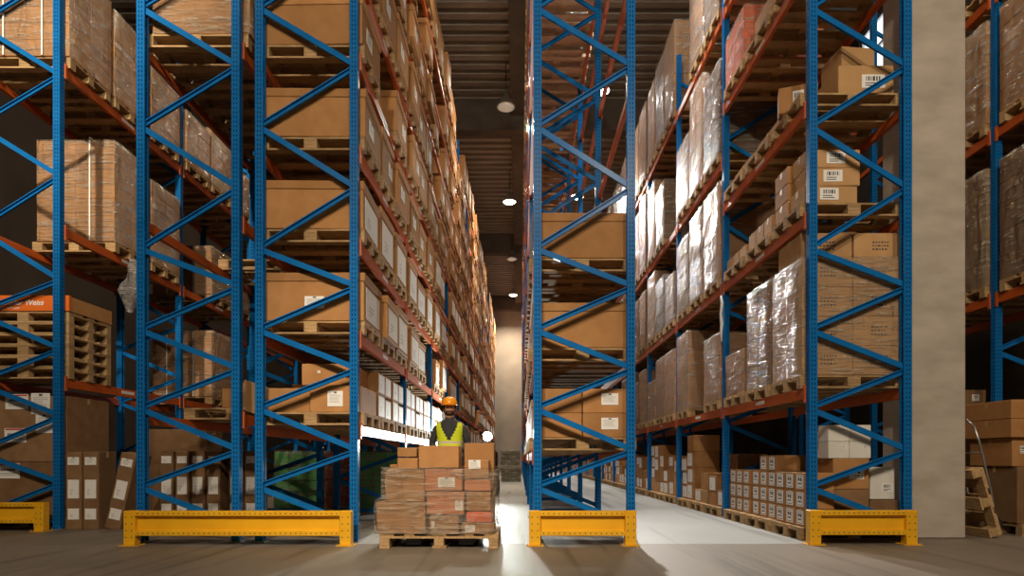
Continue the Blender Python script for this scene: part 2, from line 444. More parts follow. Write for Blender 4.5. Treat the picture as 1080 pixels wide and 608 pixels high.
def pallet(x, y, z, label, W=1.2, D=.8, near=False, mat=WOOD, group='wooden pallets', rz=0.0):
    global NP
    t, b, k, blocks, whole, _ = pallet_parts(W, D, mat)
    if near:
        o = empty('pallet', (x, y, z), rz)
        link('top_deck', t, o)
        for q in b: link('bottom_board', q, o)
        for xx, yy in blocks: link('block', k, o, (xx, yy, 0))
    else:
        o = link('pallet', whole, None, (x, y, z), rz)
    return tag(o, label, 'pallet', group)

# ------------------------------------------------------------------ boxes
def carton_mb(w, d, h, c=.006, tape=True, stamp=0, seamface=True):
    """closed carton standing on z=0, centred in x,y; slots: 0 board, 1 seam, 2 tape, 3 ink"""
    m = MB(); m.box(-w / 2, w / 2, -d / 2, d / 2, 0, h, 0, c)
    e = .0012
    m.box(-w / 2 + .004, w / 2 - .004, -.002, .002, h - .003, h + e * .6, 1)
    if tape:
        m.box(-w / 2 - e, w / 2 + e, -.026, .026, h - .004, h + e, 2)
        for s in (-1, 1): m.box(s * w / 2 - e, s * w / 2 + e, -.026, .026, h - .075, h, 2)
    if stamp:
        rr = random.Random(int(w * 1000 + h * 77 + stamp))
        for s in (-1, 1):
            for r in range(3):
                x = -w * .14
                while x < w * .16:
                    l = rr.uniform(.012, .03)
                    m.box(x, x + l, s * (d / 2 + .0006) - .0004, s * (d / 2 + .0006) + .0004, h * (.62 - r * .13), h * (.62 - r * .13) + .018, 3)
                    x += l + .014
    return m
CM = lambda board: [board, SEAM, TAPE, INK]
def label_mb(w, h, style=0, seed=0):
    """paper label in the x-z plane facing -y, centred; slots 0 paper 1 ink 2 red"""
    m = MB(); t = .0016
    m.box(-w / 2, w / 2, -t, t, -h / 2, h / 2, 0)
    rr = random.Random(seed)
    f = -t - .0006
    def q(x0, x1, z0, z1, mi=1): m.add([(x0, f, z0), (x1, f, z0), (x1, f, z1), (x0, f, z1)], [(0, 1, 2, 3)], mi)
    if style == 0:        # barcode block with lines below
        x = -w * .32
        while x < w * .32:
            l = rr.choice((.006, .01, .016)) * w / .16; q(x, min(x + l, w * .33), h * .02, h * .36); x += l + .008 * w / .16
        for r in range(2): q(-w * .35, w * rr.uniform(.05, .35), -h * (.18 + r * .17), -h * (.11 + r * .17))
    elif style == 1:      # red band on top, bold heading, fine lines
        q(-w * .46, w * .46, h * .36, h * .47, 2)
        x = -w * .36
        while x < w * .34:
            l = rr.uniform(.03, .06) * w; q(x, x + l, -h * .02, h * .14); x += l + .012 * w
        for r in range(2): q(-w * .36, w * .36, -h * (.17 + r * .11), -h * (.14 + r * .11))
    elif style == 2:      # delivery note: text lines
        q(-w * .08, w * .1, h * .36, h * .46)
        for r in range(7): q(-w * .38, w * rr.uniform(.1, .4), h * (.27 - r * .085), h * (.285 - r * .085))
    elif style == 3:      # shipping square with four marks
        for a in (-1, 1):
            q(-w * .38, w * .38, a * h * .4 - h * .02, a * h * .4 + h * .02)
            q(a * w * .38 - w * .02, a * w * .38 + w * .02, -h * .4, h * .4)
        q(-w * .25, -w * .02, h * .05, h * .28); q(w * .06, w * .26, h * .02, h * .28); q(-w * .25, w * .22, -h * .2, -h * .1)
    else:                 # large white sheet with a faint mark
        for r in range(3): q(-w * .3, -w * .3 + w * rr.uniform(.15, .35), -h * (.05 + r * .12), -h * (.03 + r * .12))
    return m
LM = [PAPER, INK, REDINK]
def rotz(mb, a):
    c, s = math.cos(a), math.sin(a)
    mb.v = [(x * c - y * s, x * s + y * c, z) for x, y, z in mb.v]
    return mb
def shift(mb, o):
    mb.v = [(x + o[0], y + o[1], z + o[2]) for x, y, z in mb.v]
    return mb
def side_label(w, h, face, pos, style=0, seed=0):
    """label on face '-y', '+x' or '-x' of a box; pos = the label's centre"""
    a = {'-y': 0, '+x': pi / 2, '-x': -pi / 2}[face]
    return shift(rotz(label_mb(w, h, style, seed), a), pos)

def carton_spec(w, d, h, board, face=None, lw=.14, lh=.12, style=0, seed=0, stamp=0, tape=True, off=(0, 0)):
    key = ('carton', w, d, h, board.name, face, lw, lh, style, seed, stamp, off)
    def mk():
        body = carton_mb(w, d, h, stamp=stamp, tape=tape).mesh('carton_body', CM(board))
        if not face: return body
        pos = {'-y': (off[0], -d / 2 - .003, h / 2 + off[1]), '+x': (w / 2 + .003, off[0], h / 2 + off[1]), '-x': (-w / 2 - .003, off[0], h / 2 + off[1])}[face]
        return [('body', body), ('label_sheet', side_label(lw, lh, face, pos, style, seed).mesh('label_sheet', LM))]
    return cached(key, mk)

def lidded_spec(w, d, h, face, big, seed, far, board=CARD):
    key = ('lidded', w, d, h, face, big, seed, far, board.name)
    def mk():
        m = MB(); m.box(-w / 2, w / 2, -d / 2, d / 2, 0, h - .02, 0, .006)
        for s in (-1, 1):                         # hand holes
            m.box(s * (w / 2 + .0004) - .0006, s * (w / 2 + .0004) + .0006, -.055, .055, h * .62, h * .62 + .03, 1)
        lid = MB(); lid.box(-w / 2 - .012, w / 2 + .012, -d / 2 - .012, d / 2 + .012, h - .095, h, 0, .006)
        lid.box(-w / 2 + .02, w / 2 - .02, -.02, .02, h, h + .0012, 2)
        lw, lh = (d * .80, (h - .095) * .82) if big else (.24, .17)  # big: label enlarged so white paper paints light washing the aisle face
        s = 1 if face == '+x' else -1
        rr = random.Random(seed)
        pos = (s * (w / 2 + .003), 0 if big else rr.uniform(-.15, .15), (h - .095) * .5)
        lab = side_label(lw, lh, face, pos, 4 if big else 2, seed)
        if far:
            a = MB(); a.merge(m, (0, 0, 0), {0: 0, 1: 1, 2: 2}); a.merge(lid, (0, 0, 0), {0: 0, 2: 2}); a.merge(lab, (0, 0, 0), {0: 3, 1: 4, 2: 4})
            return a.mesh('lidded_box', [board, SEAM, TAPE, PAPER, INK])
        return [('body', m.mesh('box_body', [board, SEAM, TAPE])), ('lid', lid.mesh('lid', [board, SEAM, TAPE])), ('label_sheet', lab.mesh('label_sheet', LM))]
    return cached(key, mk)

def film_mb(w, d, h, seed, over=.10):
    """crinkled stretch film shell around a w x d x h load: four sides and a lip over the top"""
    m = MB(); cx, cy = 9, 7; nz = 16; g = .012
    ring = []
    for i in range(cx): ring.append((-w / 2 - g + (w + 2 * g) * i / cx, -d / 2 - g, 0, -1))
    for i in range(cy): ring.append((w / 2 + g, -d / 2 - g + (d + 2 * g) * i / cy, 1, 0))
    for i in range(cx): ring.append((w / 2 + g - (w + 2 * g) * i / cx, d / 2 + g, 0, 1))
    for i in range(cy): ring.append((-w / 2 - g, d / 2 + g - (d + 2 * g) * i / cy, -1, 0))
    n = len(ring); vs = []
    for k in range(nz + 1):
        z = (h + .01) * k / nz
        for (x, y, nx, ny) in ring:
            a = noise.noise(Vector((x * 4 + seed * 7.3, y * 4, z * 9 + x * 6 + y * 6))) * .016
            cr = .02 if (abs(abs(x) - w / 2 - g) < 1e-6 and abs(abs(y) - d / 2 - g) < 1e-6) else 0
            vs.append((x + nx * a - (cr if x > 0 else -cr) * .6, y + ny * a - (cr if y > 0 else -cr) * .6, z + (.01 * noise.noise(Vector((x * 3, y * 3, seed))) if k else .002)))
    for (x, y, nx, ny) in ring:                  # lip drawn over the top
        vs.append((x * (1 - over * 2), y * (1 - over * 2), h + .012 + .012 * noise.noise(Vector((x * 9, y * 9, seed)))))
    fs = []
    for k in range(nz + 1):
        for i in range(n): fs.append((k * n + i, k * n + (i + 1) % n, (k + 1) * n + (i + 1) % n, (k + 1) * n + i))
    m.add(vs, fs, 0, True)
    return m

def wrapped_spec(w, d, h, nx, ny, nz, board, film, seed, far, stamp=0):
    key = ('wrap', w, d, h, nx, ny, nz, board.name, film.name, seed, far)
    def mk():
        cw, cd, ch = w / nx, d / ny, h / nz
        one = carton_mb(cw - .004, cd - .004, ch - .003, .005, True, stamp)
        fm = film_mb(w, d, h, seed).mesh('stretch_film', film)
        if far:
            a = MB()
            for i in range(nx):
                for j in range(ny):
                    for k in range(nz): a.merge(one, (-w / 2 + cw * (i + .5), -d / 2 + cd * (j + .5), ch * k))
            return [('cartons', a.mesh('cartons', CM(board))), ('stretch_film', fm)]
        cm = one.mesh('carton', CM(board))
        return ('grid', cm, [(-w / 2 + cw * (i + .5), -d / 2 + cd * (j + .5), ch * k) for i in range(nx) for j in range(ny) for k in range(nz)], fm)
    return cached(key, mk)
def wrapped(x, y, z, w, d, h, nx, ny, nz, label, group, board=CARD, film=FILM, seed=0, far=True, rz=0.0, stamp=0, name='wrapped_load', cat='wrapped load'):
    sp = wrapped_spec(w, d, h, nx, ny, nz, board, film, seed, far, stamp)
    if far:
        return put(name, sp, (x, y, z), label, cat, group, rz)
    o = empty(name, (x, y, z), rz)
    for p in sp[2]: link('carton', sp[1], o, p)
    link('stretch_film', sp[3], o)
    return tag(o, label, cat, group)

# ------------------------------------------------------------------ the places
BAY = 2.85
ORD = ['first', 'second', 'third', 'fourth', 'fifth', 'sixth', 'seventh', 'eighth', 'ninth', 'tenth', 'eleventh', 'twelfth', 'thirteenth', 'fourteenth']
SLOT = ['front', 'middle', 'back']
OFFS = (.53, 1.43, 2.33)
RN = {'A': 'far left rack', 'L': 'dim half of double rack', 'B': 'rack beside the worker', 'C': 'narrow centre rack', 'D': 'right aisle rack', 'E': 'rack behind concrete pillar'}
RX = {'A': (-6.99, -5.88), 'L': (-4.165, -3.045), 'B': (-2.876, -1.759), 'C': (.15, 1.258), 'D': (3.15, 4.265), 'E': (6.20, 7.31)}
RY = {'A': 8.0, 'L': 6.8, 'B': 6.8, 'C': 6.8, 'D': 6.8, 'E': 5.3}
def cx(r): return (RX[r][0] + RX[r][1]) / 2
def sy(r, b, s): return RY[r] + b * BAY + OFFS[s]
def where(r, b, s, lev=None):
    return f"{SLOT[s]} of {ORD[b]} bay, " + (f"{ORD[lev]} shelf, " if lev is not None else 'floor level, ') + RN[r]
far_pallets = []
PAL = []
def want_pallet(r, x, y, z, b, s, lev, near=False, mat=WOOD, D=.8):
    PAL.append((math.hypot(x, y), x, y, z, r, b, s, lev, near, mat, D))

LV = {}
LV['A'] = [1.95, 3.90, 5.99]
LV['L'] = [1.40, 3.55, 5.47, 7.4, 9.3]
LV['B'] = [1.28, 2.29, 3.31, 4.33, 5.35, 6.37, 7.39, 8.41, 9.43]
LV['C'] = [1.0, 2.0, 3.0, 5.05, 6.3, 7.4, 8.35]
LV['E'] = [3.05, 5.20, 7.0]
DL1 = [1.69, 3.60, 4.82, 6.36, 7.83]; DL2 = [1.69, 3.60, 5.56, 7.83]

rack('blue pallet rack at far left, dim, with pallet stack and tall wrapped loads', *RX['A'], RY['A'], 4, BAY, LV['A'], 8.0, 2, mirror=True)
rack('dim left half of the double blue rack, mostly empty lower shelves', *RX['L'], RY['L'], 6, BAY, LV['L'], 10.2, 2)
rack('long blue rack of lidded boxes along the left of the worker', *RX['B'], RY['B'], 13, BAY, LV['B'], 10.2, 5)
rack('narrow centre rack standing alone between the two bright aisles', *RX['C'], RY['C'], 13, BAY, LV['C'], 10.2, 5)
rack('long blue rack of wrapped loads on the right of the white aisle', *RX['D'], RY['D'], 13, BAY, lambda k: DL1 if k == 0 else DL2, 9.0, 4)
rack('dim blue rack at far right behind the concrete pillar', *RX['E'], RY['E'], 3, BAY, LV['E'], 9.0, 2)
guard('wide yellow end guard spanning the double rack left of the load', -4.115, -1.752, 6.55)
guard('short yellow end guard under the narrow centre rack', .10, 1.215, 6.55)
guard('short yellow end guard beside the concrete pillar', 3.05, 4.18, 6.62)
guard('shaded yellow end guard cut by the left picture edge', -8.3, -5.93, 7.84)

# ---- rack B: lidded boxes
lids = []
for b in range(13):
    for li, z in enumerate(LV['B']):
        for s in range(3):
            if li == 0 and b < 4: continue
            rr = R.random()
            if rr < .15 and not (b == 0 and s == 0): continue
            lids.append((b, li, s))
nl = 0
for (b, li, s) in lids:
    far = b >= 4
    x, y, z = cx('B'), sy('B', b, s), LV['B'][li]
    h = .53 if (b == 0 and s == 0) else R.choice((.50, .53, .56, .62))
    if li == 8: h += .2
    w = 1.15
    seed = R.randrange(4)
    nl += 1
    if nl <= 300:
        o = put('lidded_box', lidded_spec(w, .82 if (b == 0 and s == 0) else R.choice((.70, .76, .80)), round(h, 2), '+x', li <= (2 if b < 2 else 3), seed, far), (x + .03 + R.uniform(-.03, .05), y, z + .146), f"lidded box {where('B', b, s, li)}", 'box', 'lidded boxes in the rack beside the worker', R.uniform(-.02, .02))
        if b == 0 and s == 0 and li in (1,):
            link('paper_note', side_label(.215, .135, '-y', (-.0, -.41 - .014, .2), 2, 5).mesh('paper_note', LM), o, (.03, 0, 0), label='white paper note stuck on the front')
    want_pallet('B', x, y, z, b, s, li, near=(b == 0 and s == 0))
# level-1 cartons with white labels oversized to paint in light, bays 1-4
for b in range(4):
    for s in range(3):
        x, y, z = cx('B'), sy('B', b, s), LV['B'][0]
        want_pallet('B', x, y, z, b, s, 0, near=b == 0)
        if b == 0 and s == 0:
            # open stack seen through the end frame
            put('carton', carton_spec(.56, .76, .30, CARD, '-y', .17, .17, 2, 1), (x + .27, y, z + .146), 'brown carton with white sheet, lower right on first shelf, ' + RN['B'], 'carton', 'cartons on the first shelf by the worker')
            put('carton', carton_spec(.52, .70, .27, CARD), (x - .28, y, z + .146), 'plain brown carton, lower left on first shelf front, ' + RN['B'], 'carton', 'cartons on the first shelf by the worker')
            put('carton', carton_spec(.58, .70, .24, CARD, '-y', .03, .03, 2, 2, off=(-.1, .03)), (x + .17, y, z + .448), 'brown carton with small dot label, on top, first shelf front, ' + RN['B'], 'carton', 'cartons on the first shelf by the worker', .03)
            continue
        for j in range(2):
            for k in range(2):
                if R.random() < .1 and k == 1: continue
                hh = R.choice((.27, .30)); 
                put('carton', carton_spec(.55, .39, hh, CARD, '+x', .33, hh * .84, 4, j + 2 * k), (x + .27, y - .2 + .4 * j, z + .146 + .302 * k), f"carton with light-washed panel {['lower', 'upper'][k]} {['near', 'far'][j]}, {where('B', b, s, 0)}", 'carton', 'cartons on the first shelf by the worker')
        if R.random() < .7:
            put('carton', carton_spec(.52, .76, .42, CARDP), (x - .28, y, z + .146), f"plain inner carton, {where('B', b, s, 0)}", 'carton', 'cartons on the first shelf by the worker')
# ---- rack C
def cboxes():
    x = cx('C')
    for li in (1, 2):
        put('lidded_box', lidded_spec(1.1, .82, .50, '+x', False, li, False), (x, sy('C', 0, 0) + .05, LV['C'][li] + .146), f"large lidded box at rack end, {['', 'lower one', 'upper one'][li]}, {RN['C']}", 'box', 'lidded boxes in the centre rack')
        want_pallet('C', x, sy('C', 0, 0) + .05, LV['C'][li], 0, 0, li, near=True)
    want_pallet('C', x, sy('C', 0, 0) + .05, LV['C'][0], 0, 0, 0, near=True)
    n = 0
    for k in range(2):
        for i in range(2):
            lab = i == 1
            put('carton', carton_spec(.525, .70, .272, CARD, '-y' if lab else None, .19, .13, 2, k, off=(.04, .02)), (x + (-.27, .265)[i], sy('C', 0, 0) + .02, LV['C'][0] + .146 + k * .274), f"{['plain', 'white-labelled'][i]} carton, {['lower', 'upper'][k]} row, first shelf of {RN['C']}", 'carton', 'four cartons in the centre rack')
    for b in range(6):
        for s in range(3):
            if b == 0 and s == 0: continue
            for li in range(3):
                if R.random() < .12: continue
                want_pallet('C', x, sy('C', b, s), LV['C'][li], b, s, li)
                put('lidded_box', lidded_spec(1.1, .82, .50, '-x', False, 0, True), (x, sy('C', b, s), LV['C'][li] + .146), f"lidded box {where('C', b, s, li)}", 'box', 'lidded boxes in the centre rack')
    for b in range(0, 3):
        for s in range(3):
            li = 6
            want_pallet('C', x, sy('C', b, s), LV['C'][li], b, s, li, near=b == 0, mat=WOODLIT)  # paled wood and white loads paint in the brightly lit undersides
            wrapped(x, sy('C', b, s), LV['C'][li] + .146, 1.1, .8, 1.3, 2, 2, 4, f"pale wrapped load {where('C', b, s, li)}", 'wrapped loads in the centre rack', CARDW, FILM, s % 3)
    for b in range(3, 7):
        for s in range(3):
            want_pallet('C', x, sy('C', b, s), LV['C'][6], b, s, 6, mat=WOODD)
cboxes()
# ---- rack D
DG = 'wrapped loads in the right aisle rack'
def dload(b, s, li, h, board=CARD, film=FILM, nx=2, nz=5, w=1.14, seed=0, far=True, desc='wrapped load', stamp=0, dx=0.0, d=.82):
    x, y, z = cx('D'), sy('D', b, s), (DL1 if b == 0 else DL2)[li]
    want_pallet('D', x, y, z, b, s, li, near=(b == 0), mat=WOOD)
    return wrapped(x - .02 + dx, y, z + .146, w, d, h, nx, 2, nz, f"{desc} {where('D', b, s, li)}", DG, board, film, seed, far, R.uniform(-.015, .015), stamp)
dload(0, 0, 0, 1.30, CARDP, FILM, 2, 4, 1.12, 1, False, 'wrapped carton load', 1, dx=.0)
x, y, z = cx('D'), sy('D', 0, 0), DL1[0] + .146 + 1.318
for i in range(2):
    put('carton', carton_spec(.58, .60, .30, CARDP, stamp=5 + i), (x - .25 + i * .60, y + .02, z), f"loose stamped carton, {['left', 'right'][i]} one on top of wrapped end load, {RN['D']}", 'carton', 'cartons topping the wrapped load')
dload(0, 1, 0, 1.32, CARD, FILMG, 2, 4, 1.10, 2, False, 'wrapped shiny load')
dload(0, 2, 0, .62, CARD, FILM, 2, 2, 1.1, 0, False, 'low wrapped load')
# level 2 of bay 1: three labelled cartons and small ones
x, z = cx('D'), DL1[1]
for s in range(3): want_pallet('D', x, sy('D', 0, s), z, 0, s, 1, near=True)
for k in range(3):
    put('carton', carton_spec(.60, .34, .20, CARDP, '-y', .21, .13, 0, k, off=((-.02, .0, .03)[k], .01)), (x - .22 + (-.03, .0, .0)[k], sy('D', 0, 0) - .2, z + .146 + k * .202), f"{['bottom', 'middle', 'top'][k]} barcode carton of three stacked, second shelf, {RN['D']}", 'carton', 'barcode cartons on the second shelf', (.03, -.02, .0)[k])
    put('carton', carton_spec(.42, .36, .20, CARD), (x - .35, sy('D', 0, 0) + .2, z + .146 + k * .202), f"{['bottom', 'middle', 'top'][k]} plain carton behind barcode cartons, second shelf, {RN['D']}", 'carton', 'plain cartons on the second shelf')
for s, (n, sz) in ((1, (2, .22)), (2, (2, .16))):
    for j in range(3):
        put('carton', carton_spec(.34, .24, sz, CARDP), (x - .38, sy('D', 0, s) - .27 + .27 * j, z + .146), f"small carton, {['near', 'middle', 'far'][j]} one of three, {where('D', 0, s, 1)}", 'carton', 'small cartons on the second shelf')
# level 3 of bay 1
z = DL1[2]
for s in range(3): want_pallet('D', x, sy('D', 0, s), z, 0, s, 2, near=True)
put('carton', carton_spec(.62, .52, .36, CARDP, '-y', .26, .15, 0, 4, off=(.08, .0)), (x + .18, sy('D', 0, 0) - .05, z + .146), 'barcode carton standing at rack end, third shelf, ' + RN['D'], 'carton', 'barcode cartons on the third shelf')
put('carton', carton_spec(.40, .40, .26, CARDP), (x + .12, sy('D', 0, 0) - .02, z + .510), 'smaller plain carton on top of barcode carton, third shelf, ' + RN['D'], 'carton', 'barcode cartons on the third shelf', .1)
put('carton', carton_spec(.42, .30, .30, CARD, '-y', .12, .17, 0, 6), (x - .41, sy('D', 0, 0) + .1, z + .146), 'narrow carton turned sideways with barcode, third shelf, ' + RN['D'], 'carton', 'barcode cartons on the third shelf', -.35)
for s in (1, 2):
    put('carton', carton_spec(.9, .7, .22, CARD), (x, sy('D', 0, s), z + .146), f"flat carton {where('D', 0, s, 2)}", 'carton', 'flat cartons on the third shelf')
# level 4 of bay 1
z = DL1[3]
for s in range(2): want_pallet('D', x, sy('D', 0, s), z, 0, s, 3, near=True)
put('carton', carton_spec(.95, .7, .55, CARD), (x, sy('D', 0, 0), z + .146), f"plain tall carton {where('D', 0, 0, 3)}", 'carton', 'cartons on the fourth shelf')
put('carton', carton_spec(.6, .6, .35, CARDP), (x - .2, sy('D', 0, 1), z + .146), f"pale carton {where('D', 0, 1, 3)}", 'carton', 'cartons on the fourth shelf')
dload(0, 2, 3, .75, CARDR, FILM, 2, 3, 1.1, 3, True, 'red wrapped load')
for s in range(3): dload(0, s, 4, 1.5, CARD, FILM, 2, 5, seed=s)
for b in range(1, 13):
    for li in range(4):
        for s in range(3):
            if R.random() < .07: continue
            top = (1.45, 1.5, 1.8, 1.8)[li]
            h = R.choice((top, top, top - .15, top - .35, top - .55))
            if li == 3: h = R.choice((1.75, 1.8))
            board, film = R.choice(((CARD, FILM), (CARD, FILMG), (CARDD, FILM), (CARDD, FILMG)))
            if b == 1 and li == 0 and s < 2:
                h, board, film = 1.05, CARD, FILM
            dload(b, s, li, round(h, 2), board, film, 2, max(3, round(h / .34)), seed=R.randrange(4), far=b > 1)
# ground of D
DGR = 'floor cartons along the right aisle'
def floor_carton(x, y, z, w, d, h, board, lab, style, desc, face='-x', lw=None, lh=None, seed=0, rz=0.0):
    put('carton', carton_spec(w, d, h, board, face if lab else None, lw or .17, lh or .16, style, seed), (x, y, z), desc, 'carton', DGR, rz)
xl = RX['D'][0]
for s in range(3):
    y = sy('D', 0, s)
    want_pallet('D', cx('D'), y, 0, 0, s, None, near=True)
    rows = (3, 4, 3)[s]
    for j in range(3):
        for k in range(rows if not (s == 1 and j == 2) else 3):
            floor_carton(xl + (.175 if s == 0 else .28), y - .27 + .27 * j, .146 + k * .202, .32 if s == 0 else .44, .26, .20, CARD, True, 3, f"square-labelled carton, {['bottom', 'second', 'third', 'top'][k]} row, {['near', 'middle', 'far'][j]} column, {SLOT[s]} pallet, {RN['D']}", lw=.17, lh=.155, seed=k % 2)
    if s: put('carton', carton_spec(.5, .78, .66, CARDD), (xl + .80, y, .146), f"big dark carton behind small ones, {where('D', 0, s)}", 'carton', DGR)
# end of D, seen through the end frame
y = sy('D', 0, 0)
xe = cx('D')
put('carton', carton_spec(.40, .5, .42, CARDD), (xe - .02, y - .12, .146), 'plain brown carton low behind yellow guard, ' + RN['D'], 'carton', DGR)
put('carton', carton_spec(.40, .5, .34, CARD, '-y', .16, .12, 3, 3, off=(.06, 0)), (xe - .02, y - .12, .57), 'square-labelled carton under the white box, ' + RN['D'], 'carton', DGR)
for k in range(2):
    for i in range(2):
        put('carton', carton_spec(.235, .5, .185, CARDW, '-y', .06, .05, 2, k + i, off=(.05, .03)), (xe - .155 + .24 * i, y - .12, .912 + .187 * k), f"white carton, {['lower', 'upper'][k]} {['left', 'right'][i]} of four atop the end stack, {RN['D']}", 'carton', DGR)
put('carton', carton_spec(.34, .5, .30, CARDD), (xe + .37, y - .1, .146), 'low dark carton under small white box by pillar, ' + RN['D'], 'carton', DGR)
put('carton', carton_spec(.28, .42, .36, CARDW, '-y', .13, .10, 0, 9, off=(.05, -.05)), (xe + .36, y - .1, .452), 'small white box with print near the pillar, ' + RN['D'], 'carton', DGR, .02)
for b in range(1, 13):
    for s in range(3):
        y = sy('D', b, s)
        want_pallet('D', cx('D'), y, 0, b, s, None, near=False)
        if b > 6:
            if R.random() < .8:
                wrapped(cx('D'), y, .146, 1.05, .75, R.choice((.6, .9, 1.1)), 2, 2, 3, f"wrapped floor load {where('D', b, s)}", DG, CARD, FILM, R.randrange(3))
            continue
        if R.random() < .12: continue
        k = 0; z = .146
        tall = R.choice((2, 2, 3, 4)) if not (b == 1 and s == 2) else 4
        for j in range(2):
            z = .146
            for k in range(max(1, tall - R.randrange(2))):
                h = R.choice((.22, .30, .26))
                white = R.random() < .55
                floor_carton(xl + .30 + .02 * R.random(), y - .2 + .4 * j, z, .5, .38, h, R.choice((CARD, CARD, CARDP)), white, 4, f"{['bottom', 'second', 'third', 'top'][k]} floor carton, {['near', 'far'][j]} stack, {SLOT[s]} of {ORD[b]} bay, {RN['D']}", lw=.30, lh=round(h * .8, 2), seed=k)
                z += h + .002
        if R.random() < .6: put('carton', carton_spec(.5, .74, R.choice((.7, .85)), CARDD), (xl + .83, y, .146), f"big dark inner carton, {where('D', b, s)}", 'carton', DGR)

# ---- rack A
AG = 'strapped loads in the far left rack'
xa = cx('A')
def aload(b, s, li, h, seed, far=False):
    want_pallet('A', xa, sy('A', b, s), LV['A'][li], b, s, li, near=not far)
    o = wrapped(xa + .04, sy('A', b, s), LV['A'][li] + .146, 1.12, .84, h, 2, 2, max(4, round(h / .2)), f"strapped wrapped load {where('A', b, s, li)}", AG, CARD, FILM, seed, far)
    m = MB()
    for q in (-.28, .22):
        t = .004
        m.box(q - .01, q + .01, -.445, -.441, 0, h, 0); m.box(q - .01, q + .01, -.445, .445, h + .028, h + .031, 0)
    link('strap', m.mesh('strap', PAPER), o, label='white plastic straps')
for s in range(3): aload(0, s, 2, (1.3, 1.25, 1.35)[s], s)
aload(0, 1, 1, 1.45, 1); aload(0, 2, 1, 1.30, 2)
for s in range(3):
    aload(1, s, 2, (.9, 1.05, .8)[s], s, True)
    if s: aload(1, s, 1, .9, s, True)
aload(1, 1, 0, 1.25, 1, True)
for s in range(3): aload(2, s, 2, .9, s, True)
# empty pallet stack with orange banner
for k in range(6):
    pallet(xa - .02, sy('A', 0, 0) + .02, LV['A'][0] + .002 + k * .1455, f"{['bottom', 'second', 'third', 'fourth', 'fifth', 'topmost'][k]} empty pallet of the stack under the orange banner", near=True, mat=WOOD, group='stacked empty pallets', W=1.2, D=.84)
root = empty('banner_board', (xa - .02, sy('A', 0, 0) + .02, LV['A'][0] + .88)); tag(root, 'low cardboard collar with orange banner capping the pallet stack', 'banner')
m = MB(); W_, D_ = 1.22, .86; H_ = .20
m.box(-W_ / 2, W_ / 2, -D_ / 2, -D_ / 2 + .008, 0, H_, 0); m.box(-W_ / 2, W_ / 2, D_ / 2 - .008, D_ / 2, 0, H_, 0)
m.box(-W_ / 2, -W_ / 2 + .008, -D_ / 2, D_ / 2, 0, H_, 0); m.box(W_ / 2 - .008, W_ / 2, -D_ / 2, D_ / 2, 0, H_, 0)
m.box(-W_ / 2, W_ / 2, -D_ / 2, D_ / 2, H_ - .008, H_, 0)
link('collar', m.mesh('collar', CARD), root)
m = MB(); m.box(-W_ / 2 - .002, W_ / 2 + .002, -D_ / 2 - .005, -D_ / 2 - .001, 0, H_, 0); m.box(W_ / 2 + .001, W_ / 2 + .004, -D_ / 2 - .005, -D_ / 2 + .03, 0, H_, 0)
ban = link('banner_sheet', m.mesh('banner_sheet', BANNER), root, label='orange printed strip')
def text_mesh(body, size, shear=0.0, ext=.001, bold=.0):
    cu = bpy.data.curves.new('text', 'FONT'); cu.body = body; cu.size = size; cu.shear = shear; cu.extrude = ext; cu.offset = bold; cu.align_x = 'LEFT'
    ob = bpy.data.objects.new('text_tmp', cu); C.objects.link(ob)
    dg = bpy.context.evaluated_depsgraph_get(); dg.update()
    me = bpy.data.meshes.new_from_object(ob.evaluated_get(dg)); bpy.data.objects.remove(ob)
    return me
def text(body, size, parent, loc, mat, shear=0.0, bold=0.0, name='lettering'):
    me = text_mesh(body, size, shear, .0008, bold); me.materials.clear(); me.materials.append(mat)
    o = link(name, me, parent, loc); o.rotation_euler = (pi / 2, 0, 0)
    return o
text('Gebr\u00fcder Weiss', .098, ban, (-.385, -D_ / 2 - .006, .075), PAPER, .25, .002)
text('Transport und Logistik', .036, ban, (-.36, -D_ / 2 - .006, .028), PAPER, .2, 0)
# hanging film scrap below the strapped load
m = MB(); rr = random.Random(5); rings = 14; n = 14; vs = []
for k in range(rings):
    t = k / (rings - 1); rad = .04 + .11 * math.sin(pi * min(1, t * 1.05)) ** .8 * (0.5 + t * .7)
    for i in range(n):
        a = 2 * pi * i / n
        q = rad * (1 + .55 * noise.noise(Vector((math.cos(a) * 2, math.sin(a) * 2, t * 4))))
        vs.append((q * math.cos(a) + .04 * math.sin(t * 5), q * math.sin(a), -t * .78))
m.add(vs, [(k * n + i, k * n + (i + 1) % n, (k + 1) * n + (i + 1) % n, (k + 1) * n + i) for k in range(rings - 1) for i in range(n)], 0, True)
o = link('film_scrap', m.mesh('film_scrap', FILMG), None, (RX['A'][1] + .16, 9.25, 3.86)); tag(o, 'crumpled clear film hanging from the second shelf at far left', 'plastic film')
m = MB(); pts = [(.0, 0, 0), (.012, -.01, -.12), (-.01, .004, -.28), (.015, -.004, -.42), (.0, .006, -.58), (.012, 0, -.70)]
m.tube(pts, [.018, .034, .026, .036, .024, .012], 7)
for i, v in enumerate(m.v): m.v[i] = (v[0] * .6, v[1] + .008 * math.sin(i * 2.1), v[2])
o = link('film_scrap', m.mesh('film_scrap', PAPER), None, (3.10, 9.62, 3.42)); tag(o, 'white strip of plastic hanging from a beam end on the right aisle post', 'plastic film')
